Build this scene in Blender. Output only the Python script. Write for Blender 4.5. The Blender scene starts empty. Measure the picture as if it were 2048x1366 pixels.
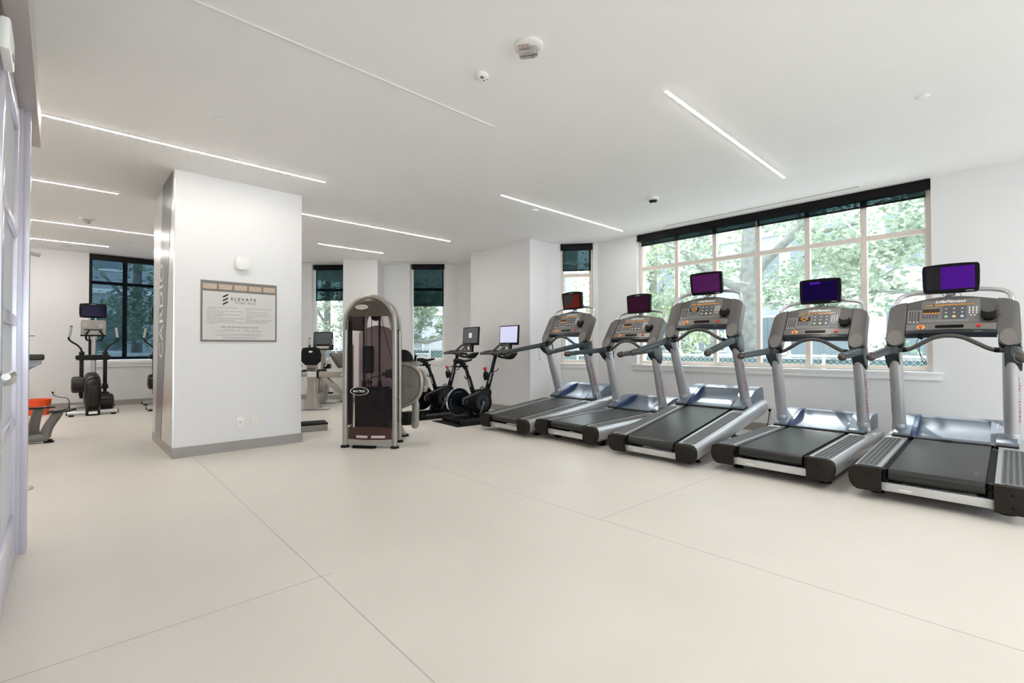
import bpy, bmesh, math, random
from mathutils import Vector, Matrix
random.seed(11)
S = bpy.context.scene
COL = S.collection
PI = math.pi
H = 3.035            # ceiling height, metres

# ------------------------------------------------------------------ materials
MATS = {}
def mat(name, col, rough=0.5, metal=0.0, var=0.0, scale=8.0, bump=0.0, bscale=120.0, spec=0.5, coat=0.0, emit=None, estr=0.0, stretch=None):
    """Principled material; var = noise colour variation, bump = fine noise bump."""
    if name in MATS: return MATS[name]
    m = bpy.data.materials.new(name); m.use_nodes = True
    nt = m.node_tree; b = nt.nodes['Principled BSDF']
    c = (col[0], col[1], col[2], 1.0)
    b.inputs['Base Color'].default_value = c
    b.inputs['Roughness'].default_value = rough
    b.inputs['Metallic'].default_value = metal
    b.inputs['Specular IOR Level'].default_value = spec
    b.inputs['Coat Weight'].default_value = coat
    if emit:
        b.inputs['Emission Color'].default_value = (*emit, 1); b.inputs['Emission Strength'].default_value = estr
    tc = None
    if var or bump:
        tc = nt.nodes.new('ShaderNodeTexCoord')
        mp = nt.nodes.new('ShaderNodeMapping'); nt.links.new(tc.outputs['Object'], mp.inputs['Vector'])
        if stretch: mp.inputs['Scale'].default_value = stretch
    if var:
        n = nt.nodes.new('ShaderNodeTexNoise'); n.inputs['Scale'].default_value = scale; n.inputs['Detail'].default_value = 5
        nt.links.new(mp.outputs['Vector'], n.inputs['Vector'])
        r = nt.nodes.new('ShaderNodeValToRGB')
        r.color_ramp.elements[0].position = .3; r.color_ramp.elements[1].position = .7
        r.color_ramp.elements[0].color = tuple(max(0, x*(1-var)) for x in col) + (1,)
        r.color_ramp.elements[1].color = tuple(min(1, x*(1+var)) for x in col) + (1,)
        nt.links.new(n.outputs['Fac'], r.inputs['Fac']); nt.links.new(r.outputs['Color'], b.inputs['Base Color'])
    if bump:
        n2 = nt.nodes.new('ShaderNodeTexNoise'); n2.inputs['Scale'].default_value = bscale; n2.inputs['Detail'].default_value = 3
        nt.links.new(mp.outputs['Vector'], n2.inputs['Vector'])
        bp = nt.nodes.new('ShaderNodeBump'); bp.inputs['Strength'].default_value = bump; bp.inputs['Distance'].default_value = .004
        nt.links.new(n2.outputs['Fac'], bp.inputs['Height']); nt.links.new(bp.outputs['Normal'], b.inputs['Normal'])
    MATS[name] = m
    return m

def emis(name, col, strength):
    if name in MATS: return MATS[name]
    m = bpy.data.materials.new(name); m.use_nodes = True
    nt = m.node_tree; nt.nodes.clear()
    o = nt.nodes.new('ShaderNodeOutputMaterial'); e = nt.nodes.new('ShaderNodeEmission')
    e.inputs['Color'].default_value = (*col, 1); e.inputs['Strength'].default_value = strength
    nt.links.new(e.outputs[0], o.inputs[0]); MATS[name] = m
    return m

def mixed(name, a_kind, a_col, b_kind, b_col, fac, rough=0.05, fresnel=None):
    """two closures mixed: transparent / diffuse / glossy / translucent"""
    if name in MATS: return MATS[name]
    m = bpy.data.materials.new(name); m.use_nodes = True
    nt = m.node_tree; nt.nodes.clear()
    o = nt.nodes.new('ShaderNodeOutputMaterial'); mx = nt.nodes.new('ShaderNodeMixShader')
    def sh(k, c):
        n = nt.nodes.new({'transparent':'ShaderNodeBsdfTransparent','diffuse':'ShaderNodeBsdfDiffuse','glossy':'ShaderNodeBsdfGlossy','translucent':'ShaderNodeBsdfTranslucent'}[k])
        n.inputs['Color'].default_value = (*c, 1)
        if k == 'glossy': n.inputs['Roughness'].default_value = rough
        return n
    A = sh(a_kind, a_col); B = sh(b_kind, b_col)
    nt.links.new(A.outputs[0], mx.inputs[1]); nt.links.new(B.outputs[0], mx.inputs[2])
    if fresnel:
        lw = nt.nodes.new('ShaderNodeLayerWeight'); lw.inputs['Blend'].default_value = .5
        pw = nt.nodes.new('ShaderNodeMath'); pw.operation = 'POWER'; pw.inputs[1].default_value = 4.0
        ma = nt.nodes.new('ShaderNodeMath'); ma.operation = 'MULTIPLY_ADD'; ma.inputs[1].default_value = .45; ma.inputs[2].default_value = fresnel
        nt.links.new(lw.outputs['Facing'], pw.inputs[0]); nt.links.new(pw.outputs[0], ma.inputs[0]); nt.links.new(ma.outputs[0], mx.inputs[0])
    else: mx.inputs[0].default_value = fac
    nt.links.new(mx.outputs[0], o.inputs[0]); MATS[name] = m
    return m

# ------------------------------------------------------------------ mesh builder
def V(*a): return Vector(a)
class MB:
    def __init__(s): s.bm = bmesh.new()
    def _xf(s, verts, M):
        if M is not None: bmesh.ops.transform(s.bm, matrix=M, verts=verts)
    def box(s, c, d, rot=None, bev=0, seg=2):
        r = bmesh.ops.create_cube(s.bm, size=1.0); vs = r['verts']
        for v in vs: v.co = V(v.co.x*d[0], v.co.y*d[1], v.co.z*d[2])
        if bev:
            es = list({e for v in vs for e in v.link_edges})
            rr = bmesh.ops.bevel(s.bm, geom=es, offset=min(bev, min(d)*.48), segments=seg, profile=.5, affect='EDGES')
            vs = list({v for f in rr['faces'] for v in f.verts} | {v for v in vs if v.is_valid})
        M = Matrix.Translation(V(*c))
        if rot is not None: M = M @ (rot.to_4x4() if isinstance(rot, Matrix) else Matrix.Rotation(rot[1], 4, rot[0]))
        s._xf(vs, M); return s
    def loft(s, rings, cap=True, closed=True):
        R = [[s.bm.verts.new(V(*p)) for p in ring] for ring in rings]
        n = len(R[0])
        for a, b in zip(R[:-1], R[1:]):
            for i in range(n if closed else n-1):
                j = (i+1) % n
                try: s.bm.faces.new((a[i], a[j], b[j], b[i]))
                except ValueError: pass
        if cap and closed:
            for r, rev in ((R[0], True), (R[-1], False)):
                try: s.bm.faces.new(r[::-1] if rev else r)
                except ValueError: pass
        return s
    def cyl(s, p0, p1, r, r2=None, n=20, cap=True):
        p0, p1 = V(*p0), V(*p1); d = (p1-p0).normalized()
        a = d.orthogonal().normalized(); b = d.cross(a)
        r2 = r if r2 is None else r2
        ring = lambda p, q: [p + (a*math.cos(2*PI*i/n)+b*math.sin(2*PI*i/n))*q for i in range(n)]
        return s.loft([ring(p0, r), ring(p1, r2)], cap)
    def tube(s, pts, r, n=10, k=6, flat=1.0, up=None, cap=True):
        """smooth swept tube through pts; r number or per-point list; flat scales the section's second axis"""
        P = [V(*p) for p in pts]
        rs = list(r) if isinstance(r, (list, tuple)) else [r]*len(P)
        if k > 1 and len(P) > 2:
            Q, q = [], []
            for i in range(len(P)-1):
                p0 = P[max(i-1, 0)]; p1 = P[i]; p2 = P[i+1]; p3 = P[min(i+2, len(P)-1)]
                for j in range(k):
                    t = j/k
                    Q.append(.5*((2*p1)+(p2-p0)*t+(2*p0-5*p1+4*p2-p3)*t*t+(3*p1-p0-3*p2+p3)*t**3)); q.append(rs[i]*(1-t)+rs[i+1]*t)
            Q.append(P[-1]); q.append(rs[-1]); P, rs = Q, q
        rings = []; a = None
        for i, p in enumerate(P):
            d = (P[min(i+1, len(P)-1)]-P[max(i-1, 0)]).normalized()
            if a is None:
                a = V(*up) if up else d.orthogonal()
            a = (a - d*a.dot(d))
            if a.length < 1e-6: a = d.orthogonal()
            a.normalize(); b = d.cross(a)
            rings.append([p + (a*math.cos(2*PI*j/n)+b*flat*math.sin(2*PI*j/n))*rs[i] for j in range(n)])
        return s.loft(rings, cap)
    def prism(s, poly, axis, a, b, bev=0):
        """poly: 2-D outline; axis 'x': (y,z), 'y': (x,z), 'z': (x,y); from a to b"""
        f = {'x': lambda p, t: (t, p[0], p[1]), 'y': lambda p, t: (p[0], t, p[1]), 'z': lambda p, t: (p[0], p[1], t)}[axis]
        n0 = len(s.bm.verts)
        s.loft([[f(p, a) for p in poly], [f(p, b) for p in poly]])
        if bev:
            s.bm.verts.ensure_lookup_table()
            vs = list(s.bm.verts)[n0:]
            es = [e for e in {e for v in vs for e in v.link_edges} if any(len(fc.verts) == len(poly) and len(poly) != 4 for fc in e.link_faces) or len(poly) == 4]
            bmesh.ops.bevel(s.bm, geom=es, offset=bev, segments=2, profile=.5, affect='EDGES', clamp_overlap=True)
        return s
    def sphere(s, c, r, sc=(1, 1, 1), u=20, v=12):
        R = bmesh.ops.create_uvsphere(s.bm, u_segments=u, v_segments=v, radius=r)
        s._xf(R['verts'], Matrix.Translation(V(*c)) @ Matrix.Diagonal((*sc, 1))); return s
    def lathe(s, prof, c=(0, 0, 0), n=28, axis='z', cap=True):
        f = {'z': lambda x, y, z: (x, y, z), 'x': lambda x, y, z: (z, x, y), 'y': lambda x, y, z: (y, z, x)}[axis]
        rings = [[V(*c)+V(*f(r*math.cos(2*PI*i/n), r*math.sin(2*PI*i/n), z)) for i in range(n)] for r, z in prof]
        return s.loft(rings, cap)
    def quad(s, a, b, c, d):
        s.bm.faces.new([s.bm.verts.new(V(*p)) for p in (a, b, c, d)]); return s
    def poly(s, pts):
        s.bm.faces.new([s.bm.verts.new(V(*p)) for p in pts]); return s
    def letters(s, txt, P, U, W, w, h, shear=0.0, fn=None, bold=0.0):
        """lettering fitted into a w x h box; P lower-left, U reading direction, W up direction"""
        vs, fs = glyphs(txt, shear, bold)
        P, U, W = V(*P), V(*U).normalized(), V(*W).normalized()
        nv = []
        for x, y in vs:
            p = P + U*(x*w) + W*(y*h)
            if fn: p = fn(p)
            nv.append(s.bm.verts.new(p))
        for f in fs:
            try: s.bm.faces.new([nv[i] for i in f])
            except ValueError: pass
        return s
    def build(s, name, m, parent=None, smooth=38, loc=None):
        bmesh.ops.recalc_face_normals(s.bm, faces=s.bm.faces)
        me = bpy.data.meshes.new(name); s.bm.to_mesh(me); s.bm.free()
        if smooth:
            me.shade_smooth(); me.set_sharp_from_angle(angle=math.radians(smooth))
        o = bpy.data.objects.new(name, me); COL.objects.link(o)
        me.materials.append(m)
        if parent is not None: o.parent = parent
        if loc is not None: o.location = loc
        return o

GL = {}
def glyphs(txt, shear, bold=0.0):
    k = (txt, shear, bold)
    if k in GL: return GL[k]
    cu = bpy.data.curves.new('tmp', 'FONT'); cu.body = txt; cu.shear = shear; cu.resolution_u = 2; cu.offset = bold
    o = bpy.data.objects.new('tmp', cu); COL.objects.link(o)
    dg = bpy.context.evaluated_depsgraph_get(); dg.update()
    me = bpy.data.meshes.new_from_object(o.evaluated_get(dg))
    vs = [(v.co.x, v.co.y) for v in me.vertices]; fs = [tuple(p.vertices) for p in me.polygons]
    bpy.data.objects.remove(o); bpy.data.curves.remove(cu); bpy.data.meshes.remove(me)
    x0 = min(v[0] for v in vs); x1 = max(v[0] for v in vs); y0 = min(v[1] for v in vs); y1 = max(v[1] for v in vs)
    GL[k] = ([((x-x0)/(x1-x0), (y-y0)/(y1-y0)) for x, y in vs], fs)
    return GL[k]

def rrect(w, h, r, n=5, cx=0, cy=0):
    pts = []
    for qx, qy, a0 in ((1, 1, 0), (-1, 1, 90), (-1, -1, 180), (1, -1, 270)):
        for i in range(n+1):
            a = math.radians(a0+90*i/n)
            pts.append((cx+qx*(w/2-r)+r*math.cos(a), cy+qy*(h/2-r)+r*math.sin(a)))
    return pts
def arc(cx, cy, r, a0, a1, n=10, ry=None):
    ry = r if ry is None else ry
    return [(cx+r*math.cos(math.radians(a0+(a1-a0)*i/n)), cy+ry*math.sin(math.radians(a0+(a1-a0)*i/n))) for i in range(n+1)]

# ------------------------------------------------------------------ scene tags
def tag(o, label, cat, group=None, kind=None):
    o['label'] = label; o['category'] = cat
    if group: o['group'] = group
    if kind: o['kind'] = kind
    return o
def thing(name, label, cat, loc=(0, 0, 0), rz=0.0, group=None, pitch=0.0):
    o = bpy.data.objects.new(name, None); COL.objects.link(o)
    o.empty_display_size = .2
    o.location = loc; o.rotation_euler = (0, -pitch, rz)
    return tag(o, label, cat, group)
def struct(name, mb, m, parent=None, smooth=38):
    o = mb.build(name, m, parent, smooth)
    if parent is None: o['kind'] = 'structure'
    return o
def dup(root, loc, rz=None, label=None):
    r = root.copy(); COL.objects.link(r); r.location = loc
    if rz is not None: r.rotation_euler = (root.rotation_euler[0], root.rotation_euler[1], rz)
    if label: r['label'] = label
    for ch in list(root.children):
        c = ch.copy(); COL.objects.link(c); c.parent = r
        for g in list(ch.children):
            d = g.copy(); COL.objects.link(d); d.parent = c
    return r

# ------------------------------------------------------------------ palette
wall_m   = mat('wall_paint', (.76,.76,.768), .6, var=.012, scale=2, bump=.03, bscale=300)
ceil_m   = mat('ceiling_paint', (.93,.93,.93), .7, var=.01, scale=1.5, bump=.02, bscale=250)
white_m  = mat('white_plastic', (.82,.82,.80), .35)
trim_m   = mat('white_trim', (.84,.84,.84), .4)
base_m   = mat('grey_baseboard', (.33,.315,.295), .45, var=.03, scale=6)
frame_m  = mat('window_frame_beige', (.74,.66,.59), .45)
framein_m= mat('window_frame_white', (.85,.84,.82), .4)
alu_m    = mat('lavender_aluminium', (.60,.575,.66), .22, metal=.35, var=.03, scale=3, stretch=(1,1,.1))
bulk_m   = mat('bulkhead_paint', (.50,.475,.445), .55)
head_m   = mat('header_taupe', (.47,.43,.42), .4, metal=.2)
steel_m  = mat('brushed_steel', (.66,.65,.62), .28, metal=.9, var=.05, scale=14, stretch=(1,.1,4))
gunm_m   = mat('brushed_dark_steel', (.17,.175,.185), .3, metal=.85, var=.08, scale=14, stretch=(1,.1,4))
silver_m = mat('silver_paint', (.50,.505,.52), .32, metal=.55, var=.015, scale=10)
satin_m  = mat('satin_tube', (.56,.56,.57), .3, metal=.7)
blue_m   = mat('dark_blue_plastic', (.018,.045,.13), .3)
hood_m   = mat('hood_silver_blue', (.17,.20,.245), .36, metal=.35, var=.02, scale=12)
cap_m    = mat('end_cap_grey', (.018,.0145,.011), .55, spec=.2, bump=.08, bscale=400)
belt_m   = mat('belt_rubber', (.014,.0135,.013), .36, var=.14, scale=5, stretch=(.3,2,1), bump=.06, bscale=500)
pad_m    = mat('foot_pad_rubber', (.15,.155,.16), .6)
dot_m    = mat('foot_pad_studs', (.05,.05,.052), .6)
black_m  = mat('black_plastic', (.005,.005,.0055), .38, spec=.16)
blackm_m = mat('matte_black', (.008,.008,.0085), .6, spec=.18, bump=.05, bscale=300)
void_m   = mat('dark_frame', (.008,.008,.009), .7)
grip_m   = mat('grip_rubber', (.062,.058,.055), .5, bump=.06, bscale=500)
arm_m    = mat('teal_grey_plastic', (.036,.047,.050), .42, spec=.4)
pod_m    = mat('console_pod_grey', (.105,.098,.092), .42, bump=.05, bscale=450)
panel_m  = mat('console_panel_grey', (.085,.08,.078), .45)
over_m   = mat('console_overlay_grey', (.17,.165,.16), .4)
lip_m    = mat('console_lip', (.20,.185,.17), .35, metal=.3)
cup_m    = mat('speaker_grey', (.17,.155,.145), .5, bump=.1, bscale=600)
print_w  = mat('white_print', (.85,.85,.84), .5)
print_k  = mat('black_print', (.01,.01,.01), .6)
print_g  = mat('grey_print', (.12,.12,.12), .6)
red_m    = mat('red_plastic', (.55,.02,.02), .35)
redp_m   = mat('red_print', (.38,.03,.10), .5)
orange_m = mat('orange_plastic', (.90,.20,.05), .35)
buck_m   = mat('bucket_orange', (.90,.10,.02), .35)
yellow_m = mat('yellow_button', (.75,.62,.25), .4)
green_m  = mat('green_button', (.30,.55,.30), .4)
lblue_m  = mat('light_blue_button', (.45,.58,.70), .4)
led_m    = emis('amber_led', (1.0,.45,.10), .75)
chrome_m = mat('chrome', (.80,.80,.80), .12, metal=1)
champ_m  = mat('champagne_frame', (.36,.335,.30), .32, metal=.5, var=.02, scale=8)
champd_m = mat('champagne_dark', (.075,.064,.050), .25, metal=.3)
shade_m  = mixed('blind_fabric', 'diffuse', (.012,.02,.022), 'transparent', (.62,.78,.82), .26)
shadeB_m = mixed('sheer_blind_fabric', 'diffuse', (.012,.016,.022), 'transparent', (.66,.80,.90), .48)
shadeD_m = mixed('dark_blind_fabric', 'diffuse', (.006,.012,.02), 'transparent', (.55,.70,.72), .32)
glass_m  = mixed('window_glass', 'transparent', (.97,.985,.98), 'glossy', (1,1,1), .06, .0, fresnel=.025)
frost_m  = mixed('frosted_glass', 'transparent', (.85,.87,.90), 'diffuse', (.75,.77,.80), .72)
smoke_m  = mixed('smoked_acrylic', 'transparent', (.93,.885,.885), 'glossy', (1,1,1), .1, .03, fresnel=.010)
mauve_m  = mixed('mauve_acrylic', 'transparent', (.70,.64,.68), 'diffuse', (.50,.42,.46), .70)
# ================================================================== CAMERA
cam = bpy.data.cameras.new('camera'); co = bpy.data.objects.new('camera', cam); COL.objects.link(co)
yaw, pitch, roll = math.radians(46.48), math.radians(.761), math.radians(-.1014)
Fv = V(math.cos(yaw)*math.cos(pitch), math.sin(yaw)*math.cos(pitch), math.sin(pitch))
R0 = V(math.sin(yaw), -math.cos(yaw), 0); U0 = R0.cross(Fv)
Rv = R0*math.cos(roll)+U0*math.sin(roll); Uv = Rv.cross(Fv)
co.matrix_world = Matrix(((Rv.x, Uv.x, -Fv.x, 0), (Rv.y, Uv.y, -Fv.y, 0), (Rv.z, Uv.z, -Fv.z, 1.15), (0, 0, 0, 1)))
cam.sensor_width = 36; cam.lens = 955.56/2048*36; cam.clip_start = .05; cam.clip_end = 300
S.camera = co

# ================================================================== ROOM SHELL
floor_m = mat('floor_linoleum', (.70,.655,.60), .38, var=.03, scale=1.3, bump=.03, bscale=260, spec=.3)
struct('floor', MB().box((1.3, 4.3, -.05), (12.1, 18, .1)), floor_m)
struct('ceiling', MB().box((1.3, 4.3, H+.06), (12.1, 18, .12)), ceil_m)
seam_m = mat('floor_seam', (.50,.465,.42), .5)
def seam(p, q, w=.005):
    p, q = V(*p, 0), V(*q, 0); d = (q-p).normalized(); n = V(-d.y, d.x, 0)*w/2
    return MB().prism([tuple((p+n)[:2]), tuple((q+n)[:2]), tuple((q-n)[:2]), tuple((p-n)[:2])], 'z', -.001, .0006)
for nm, a, b in (('trim_1', (1.05,6.05), (.92,.2)), ('trim_2', (1.02,2.42), (-.19,2.42)), ('trim_3', (2.62,5.02), (2.66,-1.0)), ('trim_4', (2.64,1.93), (4.6,1.85)), ('trim_5', (.55,1.62), (-.19,1.66))):
    struct(nm, seam(a, b), seam_m)

def seg_wall(name, p, q, th=.16, op=None, z1=H, m=None, flip=1):
    """wall slab from p to q (room side), thickness outward; op=(t0,t1,z0,z1) opening in metres along the wall"""
    p, q = V(*p, 0), V(*q, 0); L = (q-p).length; d = (q-p)/L; n = V(d.y, -d.x, 0)*flip
    mb = MB()
    def slab(t0, t1, za, zb):
        a, b = p+d*t0, p+d*t1; c, e = b+n*th, a+n*th
        mb.prism([tuple(v[:2]) for v in (a, b, c, e)], 'z', za, zb)
    if op is None: slab(0, L, 0, z1)
    else:
        t0, t1, za, zb = op
        slab(0, t0, 0, z1); slab(t1, L, 0, z1)
        if za > 0: slab(t0, t1, 0, za)
        if zb < z1-.001: slab(t0, t1, zb, z1)
    o = mb.build(name, m or wall_m); o['kind'] = 'structure'
    return p, d, n
ZS = .86             # window sill height
# right-hand wall with the wide window (room side X = 7.03)
seg_wall('wall_right', (7.03, -4.0), (7.03, 5.15), .30, (4.63, 8.362, ZS, H))
# corner bay with the narrow window
bL, bR = V(6.38, 5.765, 0), V(7.03, 5.15, 0)
seg_wall('wall_corner', (6.985, 5.232), (6.624, 5.687), .26, (0.0, .5808, ZS, H))
mbw = MB(); mbw.prism([(7.03,5.15),(6.985,5.232),(7.19,5.40),(7.33,5.15)], 'z', 0, H); mbw.prism([(6.624,5.687),(6.38,5.765),(6.5,6.1),(6.83,5.85)], 'z', 0, H)
struct('wall_corner_returns', mbw, wall_m)
# wide pillar beside the treadmills
struct('wall_pillar', MB().prism([(5.909,5.768),(6.6,5.768),(6.6,7.41),(5.909,7.41)], 'z', 0, H), wall_m)
seg_wall('wall_alcove', (6.487, 7.3), (6.487, 8.56), .2)
# diagonal wall, two windows
q2 = math.sqrt(.5)
DA = V(6.487, 8.56, 0); DB = V(5.3, 9.747, 0)
def dg(x): return (x, 15.047-x)
t = lambda x: (6.487-x)/q2
seg_wall('wall_diagonal', dg(6.487), dg(5.0), .30, (t(6.262), t(5.715), ZS, H))
struct('wall_buttress', MB().prism([(5.300,9.747),(4.922,9.345),(4.409,9.890),(4.78,10.267),(5.2,10.0)], 'z', 0, H), wall_m)
t4 = lambda x: (4.85-x)/q2
seg_wall('wall_diagonal_far', dg(4.85), dg(2.38), .30, (t4(4.78), t4(4.135), ZS, H))
# back wall with the dark blind window
seg_wall('wall_back', (2.6, 12.55), (-4.6, 12.55), .26, (2.6-2.05, 2.6-.43, .91, H))
seg_wall('wall_left', (-4.5, 12.7), (-4.5, 3.9), .2)
seg_wall('wall_left_near', (-4.5, 4.02), (-.2, 4.02), .12)
seg_wall('wall_lobby', (-.95, 4.0), (-.95, -4.0), .2)
seg_wall('wall_behind', (-1.0, -4.0), (7.2, -4.0), .2, (.6, 7.8, .3, 2.9))  # opening made for the added daylight window
# free-standing column
struct('wall_column', MB().box(((.88+2.172)/2, (6.06+7.48)/2, H/2), (2.172-.88, 1.42, H)), wall_m)
def baseboard(name, pts, hgt=.108, th=.014, closed=False):
    mb = MB(); P = [V(*p, 0) for p in pts]
    for a, b in zip(P[:-1], P[1:]):
        d = (b-a).normalized(); n = V(-d.y, d.x, 0)
        a2, b2 = a-d*0, b+d*0
        mb.prism([tuple((v)[:2]) for v in (a2-n*.001-d*.0, b2-n*.001, b2+n*th+d*.0, a2+n*th-d*.0)], 'z', 0, hgt)
    o = mb.build(name, base_m); o['kind'] = 'structure'
mb = MB()
mb.box(((.88+2.172)/2, 6.053, .054), (2.172-.88+.028, .016, .108)).box((.873, 6.77, .054), (.016, 1.448, .108)).box((2.179, 6.77, .054), (.016, 1.448, .108))
o = mb.build('baseboard_column', base_m); o['kind'] = 'structure'
baseboard('baseboard_right', [(7.03, -4), (7.03, 5.15), (6.985, 5.232), (6.624, 5.687), (6.38, 5.768), (5.909, 5.768), (5.909, 7.41)])
baseboard('baseboard_diagonal', [(6.487, 7.45), (6.487, 8.56), (5.300, 9.747), (4.922, 9.345), (4.409, 9.890), (4.76, 10.27), (2.5, 12.547)])
baseboard('baseboard_back', [(2.5, 12.55), (-4.5, 12.55)])

# ------------------------------------------------------------------ column cladding + lettering
clad = struct('trim_cladding', MB().prism([(6.06,.108),(7.48,.108),(7.48,H),(6.06,H)], 'x', .868, .8795), steel_m)
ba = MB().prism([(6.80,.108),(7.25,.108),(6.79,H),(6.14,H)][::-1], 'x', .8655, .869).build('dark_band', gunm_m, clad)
mb = MB()
# word runs upwards; letters lie on their side
mb.letters('CARDIO', (.8645, 6.71, 1.035), (0,0,1), (0,1,0), 1.10, .26)
lt = mb.build('lettering', print_w, clad, 0)

# ------------------------------------------------------------------ entrance frame on the left
jm = MB().box((-.147, 3.90, 1.25), (.05, .10, 2.5), bev=.004).box((-.160, 3.845, 1.25), (.018, .02, 2.5))
jamb = struct('door_1', jm, alu_m)
lf = MB()
yA, yB = 2.75, 3.828; xd = -.187
lf.box((xd, yB-.05, 1.24), (.045, .10, 2.44), bev=.004).box((xd, yA+.05, 1.24), (.045, .10, 2.44), bev=.004)
for z, hh in ((.13, .24), (.76, .055), (1.30, .055), (1.78, .055), (2.40, .12)):
    lf.box((xd, (yA+yB)/2, z), (.043, yB-yA-.18, hh), bev=.004)
lf.build('door_leaf', alu_m, jamb)
for z0, z1 in ((.25,.733),(.788,1.273),(1.327,1.753),(1.807,2.34)):
    MB().box((xd, (yA+yB)/2, (z0+z1)/2), (.010, yB-yA-.19, z1-z0+.01)).build('pane', frost_m, jamb)
MB().tube([(xd+.018,2.99,.995),(xd+.040,2.985,1.005),(xd+.046,2.955,1.035),(xd+.046,2.90,1.045),(xd+.046,2.60,1.045)], .013, 10).build('door_handle', chrome_m, jamb)
struct('trim_door_header', MB().box((-.133, .25, 2.60), (.075, 8.5, .2)), head_m)
struct('trim_bulkhead', MB().box((-.53, .215, 2.87), (.83, 8.42, .35)), bulk_m)
bx = thing('door_sensor', 'small white sensor box high on the glass door at the left edge', 'sensor', (-.150, 2.63, 2.305))
MB().box((0, 0, 0), (.03, .22, .12), bev=.010).build('housing', white_m, bx)
MB().box((.0152, .02, -.035), (.002, .06, .012)).build('lens', black_m, bx)

# ================================================================== WINDOWS
def window(idx, P, D, N, W, zb, zt, mull, zt2, dark=False):
    """P bottom-left inside corner of the opening, D along, N outward. mull = list of mullion centres"""
    P, D, N = V(*P), V(*D).normalized(), V(*N).normalized()
    rot = Matrix((D, N, V(0,0,1))).transposed()
    def bar(mb, t0, t1, z0, z1, dep=.07, off=.10):
        c = P+D*((t0+t1)/2)+N*off; mb.box((c.x, c.y, (z0+z1)/2), (t1-t0, dep, z1-z0), rot=rot)
    fw = .05
    fm = MB()
    bar(fm, 0, fw, zb, zt); bar(fm, W-fw, W, zb, zt); bar(fm, fw, W-fw, zb, zb+fw); bar(fm, fw, W-fw, zt-fw, zt)
    for u in mull: bar(fm, u-.026, u+.026, zb, zt, .075)
    bar(fm, fw, W-fw, 2.444, 2.500, .072)
    m0 = framein_m if dark is None else (void_m if dark else frame_m)
    w = struct('window_%d' % idx, fm, m0)
    # slim white glazing beads beside each bar, and the panes
    bd = MB(); edges = [fw]+[x for u in mull for x in (u-.026, u+.026)]+[W-fw]
    for a in edges[::2]: bar(bd, a, a+.018, zb+fw, zt-fw, .05, .125)
    bd.build('glazing_bead', framein_m if not dark else void_m, w)
    for a, b in zip(edges[::2], edges[1::2]):
        for z0, z1 in ((zb+fw, 2.444), (2.5, zt-fw)):
            pn = MB(); bar(pn, a, b, z0, z1, .008, .12); pn.build('pane', glass_m, w, 0)
    return w
def sill(mb_name, P, D, N, W, parent, ext=.06, deep=.12):
    P, D, N = V(*P), V(*D).normalized(), V(*N).normalized(); rot = Matrix((D, N, V(0,0,1))).transposed()
    mb = MB(); c = P+D*(W/2)
    k = c-N*.005; mb.box((k.x, k.y, ZS+.001), (W+2*ext, .07+.0, .024), rot=rot, bev=.006)
    k = c+N*.05; mb.box((k.x, k.y, ZS+.001), (W, .14, .022), rot=rot)
    k = c-N*.012; mb.box((k.x, k.y, ZS-.045), (W+2*ext-.03, .026, .07), rot=rot, bev=.004)
    k = c-N*.018; mb.box((k.x, k.y, ZS-.018), (W+2*ext-.015, .036, .014), rot=rot, bev=.003)
    mb.build('window_sill', trim_m, parent)
def blind(P, D, N, W, drop_to, label, fabric=shade_m, val=(2.925, H), splits=(), group=None, side=False, boxm=None):
    P, D, N = V(*P), V(*D).normalized(), V(*N).normalized(); rot = Matrix((D, N, V(0,0,1))).transposed()
    r = thing('roller_blind', label, 'blind', tuple(P+V(0,0,val[0])), 0, group)
    def bx(name, t0, t1, z0, z1, dep, off, m):
        c = D*((t0+t1)/2)+N*off; return MB().box((c.x, c.y, (z0+z1)/2-val[0]), (t1-t0, dep, z1-z0), rot=rot).build(name, m, r)
    bx('fascia', 0, W, val[0], val[1]-.002, .09, .035, boxm or black_m)
    edges = [.03]+list(splits)+[W-.03]
    for a, b in zip(edges[:-1], edges[1:]):
        g = .012 if splits else 0
        bx('fabric', a+g, b-g, drop_to+.02, val[0]+.01, .003, .052, fabric)
        bx('bottom_bar', a+g, b-g, drop_to, drop_to+.022, .012, .052, black_m)
    return r
# wide window: opening Y .63..4.362 at X 7.03 ; 'along' runs to +Y
w1 = window(1, (7.06, .63, 0), (0,1,0), (1,0,0), 3.732, ZS+.02, H, [x-.63 for x in (1.256,1.865,2.477,3.09,3.70)], 0)
sill('window_sill', (7.03, .63, 0), (0,1,0), (1,0,0), 3.732, w1, .09)
blind((7.045, .64, 0), (0,1,0), (1,0,0), 3.71, 2.845, 'long black roller blind rolled up over the wide window behind the treadmills', splits=(1.845,), )
dW = (V(6.624,5.687,0)-V(6.985,5.232,0)); dW.normalize(); nW = V(dW.y, -dW.x, 0)
w2 = window(2, V(6.985,5.232,0)+nW*(-.02), dW, nW, .5808, ZS+.02, H, [], 0)
sill('window_sill', (6.985,5.232,0), dW, nW, .5808, w2, .01)
blind(V(6.985,5.232,0)+nW*(-.012)+dW*.006, dW, nW, .568, 2.545, 'black roller blind half lowered in the narrow corner window behind treadmills', )
dD = V(-q2, q2, 0); nD = V(q2, q2, 0)
P3 = V(*dg(6.262), 0)
w3 = window(3, P3+nD*.02, dD, nD, .7736, ZS+.02, H, [], 0, dark=None)
sill('window_sill', P3, dD, nD, .7736, w3, .02)
blind(P3+nD*.03+dD*.005, dD, nD, .74, 2.09, 'black roller blind half lowered in the window behind the exercise bikes', fabric=shadeD_m)
P4 = V(*dg(4.78), 0)
w4 = window(4, P4+nD*.02, dD, nD, .912, ZS+.02, H, [], 0, dark=None)
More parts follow.
